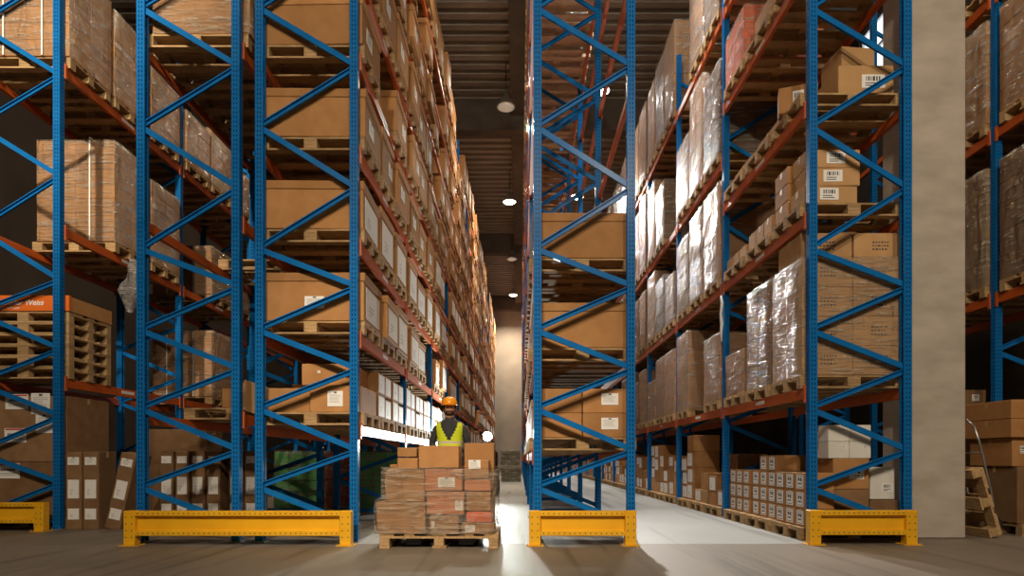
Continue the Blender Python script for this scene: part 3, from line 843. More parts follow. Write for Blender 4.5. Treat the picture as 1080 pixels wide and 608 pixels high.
# floor of A: big dark boxes with papers at the left edge
AB = 'big dark boxes in the far left rack'
ya = sy('A', 0, 0)
want_pallet('A', xa - .05, ya + .05, 0, 0, 0, None, near=True)
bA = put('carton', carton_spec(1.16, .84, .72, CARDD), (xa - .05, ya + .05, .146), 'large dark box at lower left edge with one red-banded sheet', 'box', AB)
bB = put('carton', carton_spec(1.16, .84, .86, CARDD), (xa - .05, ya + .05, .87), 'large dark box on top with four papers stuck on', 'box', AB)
def pz(px, py, yy): return ((px - 548) / F * yy, EYE + (485 - py) / F * yy)
yf = ya + .05 - .42
for (a, b_, c_, d_, st, sd, par) in ((6, 30, 416, 432, 1, 1, bB), (33, 53, 415, 437, 2, 2, bB), (38, 55.5, 437, 457, 2, 3, bB), (5, 28, 452, 467, 1, 4, bB), (-12, 21, 489, 505, 1, 5, bA)):
    X0_, Z1_ = pz(a, c_, yf); X1_, Z0_ = pz(b_, d_, yf)
    lw, lh = X1_ - X0_, Z1_ - Z0_
    me = side_label(lw, lh, '-y', (0, 0, 0), st, sd).mesh('paper_note', LM)
    link('paper_note', me, par, ((X0_ + X1_) / 2 - par.location.x, -.424, (Z0_ + Z1_) / 2 - par.location.z), label='red-banded white sheet' if st == 1 else 'white delivery note')
# tall cartons standing on the floor
TG = 'tall cartons standing on the far left floor'
def tall(x, y, w, d, h, label, lean=0.0, rz=0.0):
    body = cached(('tall', w, d, h), lambda: carton_mb(w, d, h).mesh('carton_body', CM(CARDD)))
    o = empty('tall_carton', (x, y, 0), rz); link('body', body, o)
    for zz, hh in ((h * .88, h * .10), (h * .52, h * .24), (h * .2, h * .14)):
        link('label_sheet', side_label(w * .72, hh, '-y', (0, -d / 2 - .003, zz), 4 if hh > .1 else 2, int(zz * 50)).mesh('label_sheet', LM), o)
    o.rotation_euler = (0, lean, rz)
    return tag(o, label, 'carton', TG)
for i, xx in enumerate((-5.72, -5.50)): tall(xx, 8.2, .20, .35, 1.0, f"upright tall carton beside the far left blue post, {['left', 'right'][i]} of two")
tall(-5.26, 8.25, .20, .35, 1.0, 'tall carton leaning to the right among standing cartons', .22)
for i in range(6): tall(-4.98 + .21 * i + (.1 if i > 3 else 0), 9.0 + .02 * i, .19, .35, 1.02, f"tall carton standing in row behind the blue braces, {ORD[i]} from left")
put('carton', carton_spec(1.0, .5, 1.36, CARDD, '-y', .06, .06, 2, 3, off=(.40, .60)), (-5.25, 9.75, 0), 'broad dark carton standing behind the row of tall cartons', 'carton', TG)

# ---- rack L
xL = cx('L')
want_pallet('L', xL, sy('L', 0, 0), LV['L'][2], 0, 0, 2, near=True)
wrapped(xL + .08, sy('L', 0, 0), LV['L'][2] + .146, 1.08, .80, 1.1, 1, 1, 2, 'brown wrapped load high in the dim half of the double rack', 'wrapped loads in the dim rack half', CARD, FILM, 1, False)
for s in (1, 2):
    want_pallet('L', xL, sy('L', 0, s), LV['L'][2], 0, s, 2)
    wrapped(xL + .05, sy('L', 0, s), LV['L'][2] + .146, 1.08, .80, 1.0, 2, 2, 4, f"wrapped load {where('L', 0, s, 2)}", 'wrapped loads in the dim rack half', CARD, FILM, s)
for b in (1, 2, 3):
    for s in range(3):
        want_pallet('L', xL, sy('L', b, s), LV['L'][2], b, s, 2, mat=WOODD)
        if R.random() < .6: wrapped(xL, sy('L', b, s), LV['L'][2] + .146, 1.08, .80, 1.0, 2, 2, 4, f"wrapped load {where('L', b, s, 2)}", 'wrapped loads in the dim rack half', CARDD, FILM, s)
wrapped(xL + .35, sy('L', 0, 2), LV['L'][1] + .146, .5, .8, .8, 1, 2, 3, 'wrapped load glimpsed between the double rack halves', 'wrapped loads in the dim rack half', CARD, FILMG, 2)
want_pallet('L', xL, sy('L', 0, 2), LV['L'][1], 0, 2, 1)
want_pallet('L', xL, sy('L', 0, 1), LV['L'][0], 0, 1, 0, near=True)
o = put('carton', carton_spec(.62, .4, .245, CARD), (xL + .18, sy('L', 0, 1) - .18, LV['L'][0] + .146), 'strapped flat carton on pallet in the dim rack half', 'carton')
m = MB()
for q in (-.06, .22): m.box(q - .008, q + .008, -.2045, -.2015, 0, .248, 0); m.box(q - .008, q + .008, -.2045, .2045, .246, .249, 0)
if o.type == 'MESH':
    link('strap', m.mesh('strap', PAPER), o, label='white strapping bands')
put('carton', carton_spec(.30, .35, .34, CARDP), (xL + .42, sy('L', 0, 0) + .1, LV['L'][0] + .06), 'tilted pale carton squeezed between the double rack halves', 'carton', None, .1).rotation_euler = (0, .35, .1)

# ---- green, red wrapped goods on the floor beyond rack B
for i, (xx, yy, mm, nm) in enumerate(((-4.02, 11.6, GREEN, 'green'), (-2.50, 11.6, GREEN, 'green'), (-3.26, 11.75, REDP, 'red'))):
    w = .8 if nm == 'green' else .62
    m = MB()
    for k in range(4):
        for q in range(3): m.box(-w / 2 + w / 3 * q + .006, -w / 2 + w / 3 * (q + 1) - .006, -.35, .35, .26 * k + .004, .26 * k + .25, 0, .015)
    o = empty('wrapped_goods', (xx, yy, 0)); link('crates', m.mesh('crates', mm), o); link('stretch_film', film_mb(w, .7, 1.05, i).mesh('stretch_film', FILM), o)
    tag(o, f"film-wrapped {nm} crates on the floor beyond the double rack, {['left', 'right', 'middle'][i]} one", 'wrapped load', 'wrapped crates beyond the double rack')

# ---- rack E and the corner by the pillar
xe_ = cx('E')
EG = 'loads in the rack behind the pillar'
for li, z in enumerate(LV['E']):
    for b in range(2):
        for s in range(3):
            if b == 0 and s < 2: continue
            if b == 1 and s == 2: continue
            if li == 2 and (b, s) != (0, 2): 
                want_pallet('E', xe_, sy('E', b, s), z, b, s, li, mat=WOOD); 
                continue
            want_pallet('E', xe_, sy('E', b, s), z, b, s, li, mat=WOOD)
            h = (1.55, 1.35, 1.3)[li]
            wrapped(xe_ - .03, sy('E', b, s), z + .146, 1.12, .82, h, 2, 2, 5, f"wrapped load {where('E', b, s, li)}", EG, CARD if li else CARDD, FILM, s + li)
# floor stack under flat cartons
yq = 8.05 + .08
put('carton', carton_spec(1.2, .7, .62, CARDD), (6.45, 8.14, 0), 'big dark box on floor under the flat cartons at right', 'box', EG) if False else None
base = carton_spec(1.25, .72, .67, CARDD)
put('carton', base, (6.48, 7.72, .146), 'lowest dark box of the flat carton pile at right', 'carton', 'flat carton pile at right')
want_pallet('E', 6.48, 7.72, 0, 0, 2, None, near=True)
for i in range(2):
    put('carton', carton_spec(.60, .70, .34, CARD, '-y' if i == 0 else None, .06, .09, 3, 3, off=(-.18, .03)), (6.12 + .62 * i, 7.74, .818), f"{['left', 'right'][i]} carton in second layer of the flat carton pile", 'carton', 'flat carton pile at right')
for k in range(2):
    put('carton', carton_spec(1.4, .78, .22, CARD, stamp=11 + k), (6.46, 7.72, 1.16 + k * .223), f"{['lower', 'upper'][k]} wide flat carton with print, topping the pile at right", 'carton', 'flat carton pile at right')
for k in range(2):
    put('carton', carton_spec(.30, .34, .22, CARDD, '-y', .10, .09, 3, 2), (6.36, 8.9, 1.0 + k * .222 + .43), f"{['lower', 'upper'][k]} small square-labelled carton behind the flat pile", 'carton', 'small cartons behind the flat pile')
put('carton', carton_spec(1.2, .8, 1.28, CARDD), (6.6, 8.9, .146), 'tall dark carton behind the flat pile at right', 'carton', 'small cartons behind the flat pile')
want_pallet('E', 6.6, 8.9, 0, 1, 0, None)
put('carton', carton_spec(.35, .30, .34, CARDP, '-y', .12, .10, 3, 1), (6.62, 7.55, 3.05 - .9), 'x', 'carton') if False else None
# leaning pallet against the pillar's right face
t, b_, k_, blocks, whole, _ = pallet_parts(1.2, .8, WOOD)
o = empty('pallet', (0, 0, 0)); link('top_deck', t, o)
for q in b_: link('bottom_board', q, o)
for xx, yy in blocks: link('block', k_, o, (xx, yy, 0))
lean = math.radians(16)
# local x (1.2) -> world y, local y (.8) -> up, local z -> towards the aisle, leaning on the pillar
ux = Vector((0, 1, 0)); uy = Vector((-math.sin(lean), 0, math.cos(lean))); uz = Vector((math.cos(lean), 0, math.sin(lean)))
M = Matrix((ux, uy, uz)).transposed().to_4x4()
foot = Vector((5.36, 7.72, .0))
M.translation = foot + uy * .405
o.matrix_world = M
tag(o, 'worn wooden pallet leaning on edge against the concrete pillar', 'pallet')
# aluminium hand truck behind it
o = empty('hand_truck', (5.73, 7.72, 0)); tag(o, 'grey hand truck leaning towards the pillar behind the pallet', 'hand truck')
m = MB()
for yy in (-.2, .2): m.tube([(0, yy, .12), (-.06, yy, .5), (-.20, yy, 1.1), (-.27, yy, 1.30)], .014, 8)
m.tube([(-.27, -.2, 1.30), (-.31, -.14, 1.38), (-.32, 0, 1.40), (-.31, .14, 1.38), (-.27, .2, 1.30)], .014, 8)
for zz, xx in ((.3, -.03), (.65, -.095), (.98, -.17)): m.tube([(xx, -.2, zz), (xx, .2, zz)], .011, 8)
link('frame', m.mesh('frame', GALV), o)
m = MB(); m.box(-.01, .13, -.2, .2, .02, .03, 0, .002); m.box(-.012, .0, -.2, .2, .02, .16, 0); link('toe_plate', m.mesh('toe_plate', GALV), o)
for yy in (-.24, .24):
    m = MB(); m.lathe([(.03, -.025), (.10, -.025), (.11, -.012), (.11, .012), (.10, .025), (.03, .025)], (0, 0, 0), 18)
    m.v = [(x_ - .07, z_ + yy, y_ + .112) for x_, y_, z_ in m.v]
    link('wheel', m.mesh('wheel', RUBBER), o)

# ---- the truck load in the centre aisle
LX, LY = -.815, 6.72
TL = 'cartons on the moving pallet'
pallet(LX, LY, .0, 'pallet under the carton load pulled by the worker', near=True, W=.8, D=1.2, group=None, rz=pi / 2)
# front row columns given in image terms and turned into metres at the load's front face
yfr = LY - .40
def wx(px): return (px - 548) / F * yfr
def wz(py): return EYE + (485 - py) / F * yfr
front = [  # x0,x1,ytop,ybot,label
    (396, 449, 530, 567, 'wide brown carton at lower left of the truck load', None),
    (452, 484, 544, 567, 'small carton at lower middle of the truck load', (-.11, 0, .03, .07)),
    (486, 522, 552, 567, 'low carton with white label at lower right of truck load', (-.08, .0, .10, .07)),
    (405, 448, 496, 530, 'brown carton in middle of the left column of truck load', None),
    (449, 490, 519, 543.5, 'labelled carton in third row of truck load middle', (.14, -.02, .08, .10)),
    (447, 488, 495, 518.5, 'carton with large white label in truck load centre', (.03, -.02, .17, .10)),
    (491, 519, 540, 551.5, 'flat reddish carton at right of truck load', None),
    (491, 518, 519, 539.5, 'carton at right of truck load under small flat one', None),
    (489, 518, 506, 518.5, 'flat salmon-tinted carton in right column of truck load', None),
    (489, 516, 485, 505.5, 'carton with white label high in right column of truck load', (-.02, .05, .12, .09)),
    (418, 441, 483, 495.5, 'small low carton high at left of truck load', None),
    (418, 440, 472, 482.5, 'topmost small carton at left of truck load', None),
    (440.5, 484.5, 470, 494.5, 'wide brown carton topping the truck load before the worker', None),
]
for i, (a, b_, c_, d_, lab, L_) in enumerate(front):
    x0, x1, z1, z0 = wx(a), wx(b_), wz(c_), wz(d_)
    if d_ >= 567: z0 = .146
    w, h = round(x1 - x0 - .014, 3), round(z1 - z0 - .006, 3)
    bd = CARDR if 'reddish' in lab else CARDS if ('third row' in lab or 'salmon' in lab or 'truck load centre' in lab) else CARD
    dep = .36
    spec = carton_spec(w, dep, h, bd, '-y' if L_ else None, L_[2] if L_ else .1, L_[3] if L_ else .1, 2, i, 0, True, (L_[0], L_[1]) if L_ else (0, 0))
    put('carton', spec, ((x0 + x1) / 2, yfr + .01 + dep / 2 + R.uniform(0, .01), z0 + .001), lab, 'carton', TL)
for i, (xx, w, h) in enumerate(((-.40, .36, .70), (.0, .40, .68), (.38, .32, .93))):
    put('carton', carton_spec(w, .37, h, CARD), (LX + xx, LY + .19, .146), f"tall carton at back of truck load, {['left', 'middle', 'right'][i]}", 'carton', TL)
put('carton', carton_spec(.26, .34, .80, CARD), (LX + .0, LY + .2, .85), 'x', 'carton') if False else None
fm = film_mb(1.23, .83, .66, 3, 0)
fm.v = [(x_ + .07 if (z_ > .345 and x_ < -.5) else x_, y_, z_) for x_, y_, z_ in fm.v]
o = link('stretch_film', fm.mesh('load_film', FILM), None, (LX - .037, LY + .002, .147)); tag(o, 'clear film wrapped around the moving carton load', 'stretch film')

# electric pallet truck behind the load
o = empty('pallet_truck', (LX, 7.65, 0)); tag(o, 'powered pallet truck carrying the carton load, mostly hidden', 'pallet truck')
for xx in (-.27, .27):
    m = MB(); m.box(xx - .08, xx + .08, -1.25, .05, .028, .092, 0, .006); link('fork', m.mesh('fork', DARKM), o)
m = MB(); m.box(-.36, .36, .0, .55, .06, .72, 0, .04); m.box(-.34, .34, .05, .5, .72, .80, 0, .03); link('drive_unit', m.mesh('drive_unit', REDP), o)
for xx in (-.25, .25):
    m = MB(); m.lathe([(.03, -.04), (.085, -.04), (.09, -.03), (.09, .03), (.085, .04), (.03, .04)], (0, 0, 0), 16); m.v = [(z_ + xx, x_ + .3, y_ + .09) for x_, y_, z_ in m.v]; link('wheel', m.mesh('wheel', RUBBER), o)
tl = MB(); tl.tube([(-.22, .5, .3), (-.22, .75, .6), (-.22, 1.12, .98)], .025, 10); tt = link('tiller', tl.mesh('tiller', DARKM), o)
m = MB(); m.tube([(-.40, 1.08, .98), (-.36, 1.14, 1.0), (-.08, 1.14, 1.0), (-.04, 1.08, .98)], .016, 8); link('handle', m.mesh('handle', RUBBER), tt)

# ---- tow tractor added further back to carry the bright headlamp
o = empty('added_tow_tractor', (-.95, 15.4, 0)); tag(o, 'dark tow tractor far down the worker\u2019s aisle with one bright headlamp', 'tow tractor')
m = MB(); m.box(-.40, .40, .1, 1.5, .14, .62, 0, .06); m.box(-.40, .40, .1, .5, .62, 1.15, 0, .08); link('chassis', m.mesh('chassis', DARKM), o)
m = MB(); m.tube([(0, .5, 1.0), (0, .62, 1.2)], .025, 8); m.tube([(.17 * math.cos(q * pi / 8), .62 + .08 * math.sin(q * pi / 8), 1.2 + .12 * math.sin(q * pi / 8)) for q in range(17)], .014, 8); link('steering_wheel', m.mesh('steering_wheel', RUBBER), o)
m = MB(); m.tube([(.17, .25, 1.1), (.17, .0, 1.3), (.17, -.10, 1.46)], .02, 8); lp = link('lamp_bracket', m.mesh('lamp_bracket', DARKM), o)
for xx in (-.36, .36):
    for yy in (.35, 1.25):
        m = MB(); m.lathe([(.05, -.06), (.17, -.06), (.19, -.04), (.19, .04), (.17, .06), (.05, .06)], (0, 0, 0), 18); m.v = [(z_ + xx, x_ + yy, y_ + .19) for x_, y_, z_ in m.v]; link('wheel', m.mesh('wheel', RUBBER), o)
m = MB(); m.box(-.2, .2, .85, 1.25, .62, .80, 0, .04); m.box(-.2, .2, 1.2, 1.3, .78, 1.15, 0, .04); link('seat', m.mesh('seat', RUBBER), o)
HLX, HLY, HLZ = -.95 + .17, 15.22, 1.46
m = MB(); m.lathe([(.06, -.06), (.10, -.05), (.125, .0), (.125, .02)], (0, 0, 0), 20); m.v = [(x_ + .17, -z_ - .16, y_ + 1.46) for x_, y_, z_ in m.v]; hl = link('headlamp', m.mesh('headlamp', DARKM), o)
m = MB(); m.lathe([(.0, -.005), (.115, -.005), (.10, .012), (.06, .025), (.0, .028)], (0, 0, 0), 20); m.v = [(x_ + .17, -z_ - .18, y_ + 1.46) for x_, y_, z_ in m.v]; link('lens', m.mesh('lens', HEADL), hl, label='glowing white headlamp lens')
# khaki wrapped goods at the aisle end
for i, (xx, zz, w, h) in enumerate(((-.35, .0, .85, .62), (-.38, .66, .78, .62))):
    m = MB(); rr = random.Random(i)
    for k in range(3): m.box(-w / 2 + rr.uniform(0, .04), w / 2 - rr.uniform(0, .04), -.4, .4, h / 3 * k + .003, h / 3 * (k + 1) - .003, 0, .05)
    o = empty('wrapped_goods', (xx, 25.5, zz)); link('sacks', m.mesh('sacks', KHAKI), o); link('stretch_film', film_mb(w, .8, h, i).mesh('stretch_film', FILM), o)
    tag(o, f"{['lower', 'upper'][i]} bundle of khaki sacks at the far end of the worker's aisle", 'wrapped load', 'khaki bundles at the aisle end')

# ---- pallets wanted by the loads: nearest 300 one by one
PAL.sort(key=lambda q: q[0])
bulk = MB()
for i, (dd, x, y, z, r, b, s, lev, near, mat, D) in enumerate(PAL):
    if i < 285:
        pallet(x, y, z + .001, f"wooden pallet {where(r, b, s, lev)}", near=near, mat=mat, rz=0.0)
    else:
        bulk.merge(pallet_parts(1.2, .8, WOOD)[5], (x, y, z + .001))
o = link('pallets', bulk.mesh('pallets', WOOD), None); tag(o, 'wooden pallets far back in the racks', 'pallets', 'wooden pallets', 'stuff')
# deep lidded boxes beyond the first three hundred, if any
if nl > 300:
    pass

# ------------------------------------------------------------------ person
def skin_mesh(chains, name, mats, sub=1):
    """chains: list of (points, radii, links) grown with the Skin modifier"""
    me = bpy.data.meshes.new(name + '_sk'); vs, es, rad = [], [], []
    for pts, rr, ed in chains:
        o_ = len(vs); vs += pts; rad += rr; es += [(a + o_, b + o_) for a, b in ed]
    me.from_pydata(vs, es, [])
    ob = bpy.data.objects.new('tmp_skin', me); C.objects.link(ob)
    sk = ob.modifiers.new('s', 'SKIN'); sk.use_smooth_shade = True
    lay = me.skin_vertices[0].data
    for i, r_ in enumerate(rad):
        lay[i].radius = (r_, r_) if not isinstance(r_, tuple) else r_
    done = 0; o_ = 0
    for pts, rr, ed in chains: lay[o_].use_root = True; o_ += len(pts)
    s2 = ob.modifiers.new('d', 'SUBSURF'); s2.levels = sub; s2.render_levels = sub
    dg = bpy.context.evaluated_depsgraph_get(); dg.update()
    out = bpy.data.meshes.new_from_object(ob.evaluated_get(dg)); bpy.data.objects.remove(ob)
    out.materials.clear()
    for m_ in mats: out.materials.append(m_)
    for p in out.polygons: p.use_smooth = True; p.material_index = 0
    return out
PX, PY = -1.03, 9.25
person = empty('person', (PX, PY, 0)); tag(person, 'person in yellow safety vest and orange hard hat behind the carton load', 'person')
# skeleton (faces -y), arms reaching down-forward to the tiller handle
V = [(0, 0, .95), (0, .01, 1.12), (0, .01, 1.30), (0, .0, 1.43), (0, -.005, 1.51), (0, -.02, 1.55), (0, -.035, 1.605), (0, -.02, 1.68), (0, -.01, 1.73)]
Rr = [(.15, .105), (.14, .10), (.155, .11), (.11, .085), .062, (.064, .072), (.080, .094), (.084, .098), (.055, .064)]
E_ = [(i, i + 1) for i in range(8)]
for sgn in (-1, 1):
    o_ = len(V)
    V += [(.17 * sgn, .01, 1.41), (.235 * sgn, .02, 1.24), (.265 * sgn, .03, 1.12), (.22 * sgn, -.12, 1.06), (.16 * sgn, -.30, 1.03), (.145 * sgn, -.345, 1.025), (.135 * sgn, -.385, 1.035)]
    Rr += [.048, .042, .040, .038, .028, (.022, .036), (.014, .034)]
    E_ += [(3, o_)] + [(o_ + i, o_ + i + 1) for i in range(6)]
    o_ = len(V)
    V += [(.095 * sgn, 0, .86), (.10 * sgn, -.01, .68), (.10 * sgn, -.015, .49), (.105 * sgn, .015, .32), (.105 * sgn, .025, .10), (.112 * sgn, -.06, .045), (.118 * sgn, -.15, .035)]
    Rr += [.092, .078, .058, .054, .038, .036, .028]
    E_ += [(0, o_)] + [(o_ + i, o_ + i + 1) for i in range(6)]
chains = [(V, Rr, E_)]
for sgn in (-1, 1):
    for k, (dx, ln) in enumerate(((-.027, .030), (-.009, .034), (.009, .032), (.026, .025))):
        b0 = Vector((.135 * sgn + dx, -.385, 1.035))
        pts = [b0, b0 + Vector((0, -ln, .012)), b0 + Vector((0, -ln * 1.5, -.018)), b0 + Vector((0, -ln * .9, -.042))]
        chains.append(([tuple(p) for p in pts], [.009, .0085, .008, .007], [(0, 1), (1, 2), (2, 3)]))
    b0 = Vector((.145 * sgn - .03 * sgn, -.345, 1.025))
    chains.append(([tuple(b0), tuple(b0 + Vector((-.022 * sgn, -.025, -.01))), tuple(b0 + Vector((-.022 * sgn, -.06, -.028)))], [.012, .010, .008], [(0, 1), (1, 2)]))
# nose and ears grow from inside the head
chains.append(([(0, -.10, 1.645), (0, -.128, 1.620), (0, -.112, 1.610)], [.010, .013, .009], [(0, 1), (1, 2)]))
for sgn in (-1, 1): chains.append(([(.070 * sgn, -.015, 1.66), (.088 * sgn, -.008, 1.642), (.078 * sgn, -.012, 1.612)], [.009, .013, .008], [(0, 1), (1, 2)]))
bm_ = skin_mesh(chains, 'body', [SKIN], 2)
body = link('body', bm_, person)
m = MB()
for sgn in (-1, 1):
    m.lathe([(.0, -.003), (.008, -.002), (.010, .002), (.0, .004)], (0, 0, 0), 10, 0)
    m.v[-40:] = [(x_ + .031 * sgn, -.1135 + z_ * -1, y_ * .6 + 1.655) for x_, y_, z_ in m.v[-40:]]
m.box(-.026, .026, -.124, -.106, 1.578, 1.585, 1)
for sgn in (-1, 1): m.box(.031 * sgn - .017, .031 * sgn + .017, -.120, -.108, 1.672, 1.679, 0)
link('facial_features', m.mesh('facial_features', [HAIR, REDINK]), person)
# jacket: torso loft plus sleeves; trousers; boots
def loft(rings, n=28, skip=None, mat_of=None):
    m = MB(); vs = []
    for (z, cy_, rx, ry) in rings:
        for k in range(n):
            a = 2 * pi * k / n
            ca, sa = math.cos(a), math.sin(a)
            vs.append((rx * (abs(ca) ** .8) * (1 if ca > 0 else -1), cy_ + ry * (abs(sa) ** .8) * (1 if sa > 0 else -1), z))
    for i in range(len(rings) - 1):
        for k in range(n):
            am = 2 * pi * (k + .5) / n; zm = (rings[i][0] + rings[i + 1][0]) / 2
            if skip and skip(am, zm): continue
            m.add([], [], 0)
            m.f.append((i * n + k, i * n + (k + 1) % n, (i + 1) * n + (k + 1) % n, (i + 1) * n + k)); m.m.append(mat_of(zm) if mat_of else 0); m.sm.append(True)
    m.v = vs
    return m
tors = [(.86, .0, .172, .125), (.95, .0, .176, .128), (1.05, .005, .17, .124), (1.15, .01, .172, .124), (1.25, .01, .182, .128), (1.33, .01, .198, .132), (1.39, .008, .200, .124), (1.44, .004, .178, .108), (1.472, .0, .120, .086), (1.49, -.003, .078, .07), (1.525, -.006, .072, .068)]
jk = loft(tors)
link('jacket', jk.mesh('jacket', JACKET), person)
for sgn in (-1, 1):
    sl = skin_mesh([([(.155 * sgn, .01, 1.395), (.20 * sgn, .015, 1.34), (.238 * sgn, .02, 1.24), (.268 * sgn, .03, 1.12), (.222 * sgn, -.12, 1.06), (.168 * sgn, -.27, 1.035)], [.072, .070, .063, .058, .052, .042], [(i, i + 1) for i in range(5)])], 'sleeve', [JACKET], 2)
    link('sleeve', sl, person)
tr_ = skin_mesh([([(0, 0, .93), (.095, 0, .86), (.10, -.01, .68), (.10, -.015, .49), (.105, .015, .32), (.105, .025, .12), (-.095, 0, .86), (-.10, -.01, .68), (-.10, -.015, .49), (-.105, .015, .32), (-.105, .025, .12)],
                  [(.17, .12), .108, .092, .074, .070, .06, .108, .092, .074, .070, .06], [(0, 1), (1, 2), (2, 3), (3, 4), (4, 5), (0, 6), (6, 7), (7, 8), (8, 9), (9, 10)])], 'trousers', [TROUS], 2)
link('trousers', tr_, person)
for sgn in (-1, 1):
    bt = skin_mesh([([(.105 * sgn, .03, .16), (.107 * sgn, .03, .06), (.113 * sgn, -.07, .05), (.12 * sgn, -.165, .042)], [.055, .052, .050, .038], [(0, 1), (1, 2), (2, 3)])], 'boot', [RUBBER], 2)
    link('boot', bt, person)
def fine(rings, n=4):
    out = []
    for a, b in zip(rings, rings[1:]):
        for k in range(n): out.append(tuple(a[i] + (b[i] - a[i]) * k / n for i in range(4)))
    return out + [rings[-1]]
vr = [(z, c_, rx + .013, ry + .014) for z, c_, rx, ry in tors if .9 < z < 1.47]
def vskip(a, z):
    d = abs(a - 1.5 * pi) * .19                     # distance from the front centre line
    if z > 1.16 and d < (z - 1.16) * .42: return True
    ang = min(abs(a), abs(a - pi), abs(a - 2 * pi))
    if z > 1.24 and ang < .42 + (z - 1.24) * .4 and z < 1.44: return True      # arm holes
    return False
vm = lambda z: 1 if (1.03 < z < 1.08 or 1.13 < z < 1.17) else 0
link('safety_vest', loft(fine(vr, 6), 64, vskip, vm).mesh('safety_vest', [VEST, SILVER]), person, label='yellow vest with pale reflective bands')
m = MB()
m.lathe([(.112, 1.735), (.113, 1.755), (.108, 1.785), (.092, 1.818), (.062, 1.843), (.03, 1.853), (.0, 1.855)], (0, 0, 0), 28)
m.v = [(x_, y_ * 1.16 - .02, z_) for x_, y_, z_ in m.v]
for q in (-.03, 0, .03):
    m.tube([(q, -.125, 1.79), (q, -.07, 1.838), (q, .0, 1.856), (q, .05, 1.84), (q, .10, 1.785)], .007, 6)
hb = link('hard_hat', m.mesh('hard_hat', HELM), person, (0, 0, -.03))
m = MB(); n = 16; vs = []
for k in range(n + 1):
    a = pi + pi * k / n
    for rr_, dz in ((.110, 0), (.150, -.012)): vs.append((math.cos(a) * rr_ * (1 if rr_ < .12 else .92), -.02 + math.sin(a) * rr_ * 1.18, 1.737 + dz))
m.add(vs, [(2 * k, 2 * k + 1, 2 * k + 3, 2 * k + 2) for k in range(n)], 0, True)
me = m.mesh('visor', HELM); link('visor', me, hb)
m = MB(); m.lathe([(.086, 1.60), (.092, 1.65), (.095, 1.70), (.09, 1.715)], (0, .012, 0), 20); m.v = [(x_, max(y_ * 1.1, -.02), z_) for x_, y_, z_ in m.v]; link('hair', m.mesh('hair', HAIR), person)
m = MB(); m.lathe([(.02, 1.535), (.055, 1.545), (.078, 1.57), (.085, 1.60), (.083, 1.612)], (0, -.04, 0), 24); m.v = [(x_ * .95, min(y_ * 1.0 - .004, -.03), z_) for x_, y_, z_ in m.v]; link('beard', m.mesh('beard', HAIR), person)

# ------------------------------------------------------------------ building
XW0, XW1, YW0, YW1, ZC = -10.5, 9.0, -9.0, 45.0, 12.44
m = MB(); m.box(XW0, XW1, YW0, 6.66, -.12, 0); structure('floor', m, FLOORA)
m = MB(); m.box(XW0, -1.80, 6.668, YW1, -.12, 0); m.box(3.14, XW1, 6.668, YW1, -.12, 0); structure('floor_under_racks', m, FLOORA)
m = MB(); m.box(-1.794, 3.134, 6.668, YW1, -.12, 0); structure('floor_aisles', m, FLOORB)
m = MB(); m.box(XW0, XW1, YW0, YW1, -.2, -.119); structure('floor_slab', m, CONCD)
m = MB(); m.box(XW0, XW1, YW1, YW1 + .3, 0, 13)
xx = XW0
while xx < XW1:
    m.box(xx, xx + .05, YW1 - .04, YW1, 0, ZC - .6); xx += 1.5
structure('wall_back', m, WALLM)
m = MB(); m.box(XW0, XW1, YW0 - .3, YW0, 0, 13); structure('wall_front', m, WALLM)
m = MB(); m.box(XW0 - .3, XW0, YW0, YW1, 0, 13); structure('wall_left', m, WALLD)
m = MB(); wy0, wy1, wz0, wz1 = 14.3, 16.6, 10.6, 12.1
m.box(XW1, XW1 + .3, YW0, wy0, 0, 13); m.box(XW1, XW1 + .3, wy1, YW1, 0, 13); m.box(XW1, XW1 + .3, wy0, wy1, 0, wz0); m.box(XW1, XW1 + .3, wy0, wy1, wz1, 13)
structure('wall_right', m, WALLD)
m = MB(); m.box(XW1 + .12, XW1 + .14, wy0, wy1, wz0, wz1, 1)
for yy in (wy0, (wy0 + wy1) / 2 - .03, wy1 - .06): m.box(XW1 + .06, XW1 + .16, yy, yy + .06, wz0, wz1, 0)
for zz in (wz0, (wz0 + wz1) / 2, wz1 - .06): m.box(XW1 + .06, XW1 + .16, wy0, wy1, zz, zz + .06, 0)
structure('window_1', m, [ALU, DAY])
# corrugated ceiling: trapezoidal ribs running across
m = MB(); prof = []; y = YW0; p = .42
while y < YW1:
    prof += [(y, ZC), (y + .20, ZC), (y + .25, ZC + .13), (y + .37, ZC + .13)]; y += p
vs = []
for (yy, zz) in prof: vs += [(XW0, yy, zz), (XW1, yy, zz)]
m.add(vs, [(2 * i, 2 * i + 1, 2 * i + 3, 2 * i + 2) for i in range(len(prof) - 1)])
m.box(XW0, XW1, YW0, YW1, ZC + .15, ZC + .3)
structure('ceiling', m, CEIL)
for i, yy in enumerate((8.0, 20.0, 32.0, 44.0)):
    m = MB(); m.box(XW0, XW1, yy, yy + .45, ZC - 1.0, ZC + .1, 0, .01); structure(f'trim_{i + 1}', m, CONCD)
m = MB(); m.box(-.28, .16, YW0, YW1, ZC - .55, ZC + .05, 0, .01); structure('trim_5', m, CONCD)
m = MB(); m.box(4.43, 5.05, 7.07, 7.65, 0, ZC, 0, .02); structure('column_right', m, CONC)

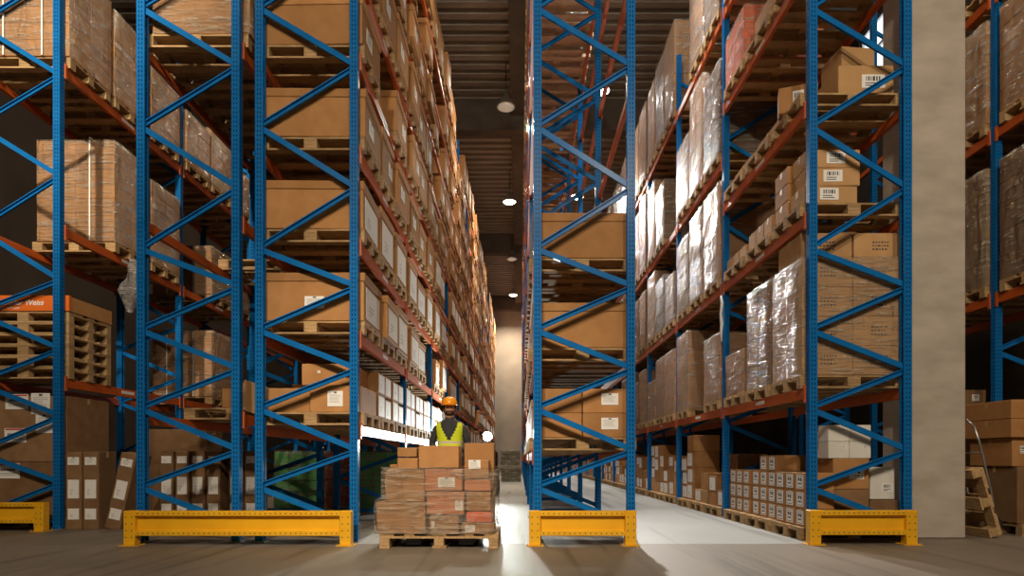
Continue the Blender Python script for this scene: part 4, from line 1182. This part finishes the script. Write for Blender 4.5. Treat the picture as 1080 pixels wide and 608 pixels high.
# ------------------------------------------------------------------ lamps
def hang_lamp(x, y, on, label, z=11.15):
    o = empty('pendant_lamp', (x, y, z)); tag(o, label, 'ceiling lamp', 'high bay lamps')
    m = MB(); m.lathe([(.27, 0), (.275, .02), (.20, .16), (.10, .24), (.09, .40), (.03, .44)], (0, 0, 0), 24); link('housing', m.mesh('housing', ALU), o)
    m = MB(); m.lathe([(.0, -.07), (.10, -.062), (.19, -.035), (.25, .004), (.0, .006)], (0, 0, 0), 24); link('lens', m.mesh('lens', LAMPE if on else LAMPOFF), o)
    m = MB(); m.tube([(0, 0, .44), (0, 0, ZC - z + .02)], .012, 6); link('rod', m.mesh('rod', DARKM), o)
def area(x, y, z, power, col=(1, .86, .68), size=.5, rot=(0, 0, 0), spread=pi):
    l = bpy.data.lights.new('lamp_light', 'AREA'); l.shape = 'DISK'; l.size = size; l.energy = power; l.color = col; l.spread = spread
    o = bpy.data.objects.new('lamp_light', l); C.objects.link(o); o.location = (x, y, z); o.rotation_euler = rot
    return o
WARM = (1, .83, .62); NEUT = (1, .96, .90); COOL = (.92, 1, .95)
def spot(x, y, z, power, aim, half, col, r=.2, blend=.9):
    l = bpy.data.lights.new('lamp_beam', 'SPOT'); l.energy = power; l.color = col; l.spot_size = math.radians(half * 2); l.spot_blend = blend; l.shadow_soft_size = r
    o = bpy.data.objects.new('lamp_beam', l); C.objects.link(o); o.location = (x, y, z)
    o.rotation_euler = (Vector(aim) - Vector((x, y, z))).to_track_quat('-Z', 'Y').to_euler()
for i, (yy, on) in enumerate(((18.2, False), (24.9, True), (32.0, False), (39.0, True))):
    hang_lamp(-.40, yy, on, f"{['unlit high lamp nearest', 'lit round high lamp, nearer one', 'unlit high lamp between the lit ones', 'lit round high lamp, farther one'][i]} over the worker's aisle")
    area(-.85, yy - 1.5, 11.0, 150 if on else 70, WARM)
    spot(-.85, yy - 1.5, 11.0, 2000 if on else 1000, (-.85, yy - 1.6, 0), 36, WARM)
area(-.85, 11.2, 11.0, 60, WARM)
spot(-.85, 10.2, 11.0, 1100, (-.95, 8.8, 0), 18, WARM)  # unseen beam added to brighten the worker
area(-.85, 42.5, 10.5, 420, WARM)  # unseen light added to brighten the back wall
area(2.2, 42.5, 10.5, 200, WARM)
spot(-.45, 19.0, 11.0, 1500, (-.2, 6.0, 0), 17, (.84, 1, .86), .2, 1.0)
for i, yy in enumerate((10.5, 17.4, 24.4, 31.4, 38.4)):
    hang_lamp(2.25, yy, True, f"lit high lamp over the right aisle, {ORD[i]} from front")
    area(2.2, yy, 11.0, 70, NEUT)
    spot(2.2, yy, 11.0, 1900, (2.2, yy - .1, 0), 36, NEUT)
spot(2.2, 24.0, 11.0, 9500, (2.2, 4.4, 0), 13, NEUT, .2, 1.0)
for yy in (12.5, 19.5, 27): area(-5.0, yy, 11.0, 130, WARM)
area(5.65, 7.2, 10.5, 160, WARM)
area(5.65, 13, 11.0, 60, WARM)
# high lamps over the cross aisle, in front of the racks
KEY = ((-5.2, -4.0, 9.2, 30), (-1.2, -4.6, 9.0, 600), (2.4, -4.6, 9.0, 470), (6.2, -4.0, 9.2, 80))
for xx, yy, zz, pw in KEY:
    area(xx, yy, zz, pw, WARM, .35, (math.radians(56), 0, 0))
spot(-4.6, -2.0, 10.6, 7500, (-6.2, 8.6, 6.6), 21, WARM)
spot(-2.2, -3.0, 9.0, 3600, (-1.0, 7.0, .8), 13, WARM)  # unseen narrow beam added to brighten the carton load
# headlamp on the added tractor
spot(HLX, HLY - .08, HLZ, 1000, (HLX - .3, HLY - 6, HLZ + 1.3), 48, COOL, .06, .8)

w = bpy.data.worlds.new('World'); sc.world = w; w.use_nodes = True
w.node_tree.nodes['Background'].inputs[0].default_value = (.9, .8, .65, 1); w.node_tree.nodes['Background'].inputs[1].default_value = .006

# ------------------------------------------------------------------ camera
cam = bpy.data.cameras.new('camera'); co = bpy.data.objects.new('camera', cam); C.objects.link(co)
co.location = (0, 0, EYE); co.rotation_euler = (pi / 2, 0, 0)
cam.sensor_width = 36; cam.lens = 36 * F / 1080; cam.shift_x = -8 / 1080; cam.shift_y = 181 / 1080; cam.clip_end = 200
sc.camera = co
sc.view_settings.view_transform = 'Standard'
try: sc.view_settings.look = 'None'
except Exception: pass
sc.view_settings.exposure = 0.12; sc.view_settings.gamma = 1.0; sc.view_settings.use_curve_mapping = False
sc.cycles.use_denoising = True
sc.cycles.max_bounces = 8; sc.cycles.diffuse_bounces = 4; sc.cycles.transparent_max_bounces = 14; sc.cycles.glossy_bounces = 3
sc.cycles.sample_clamp_indirect = 6
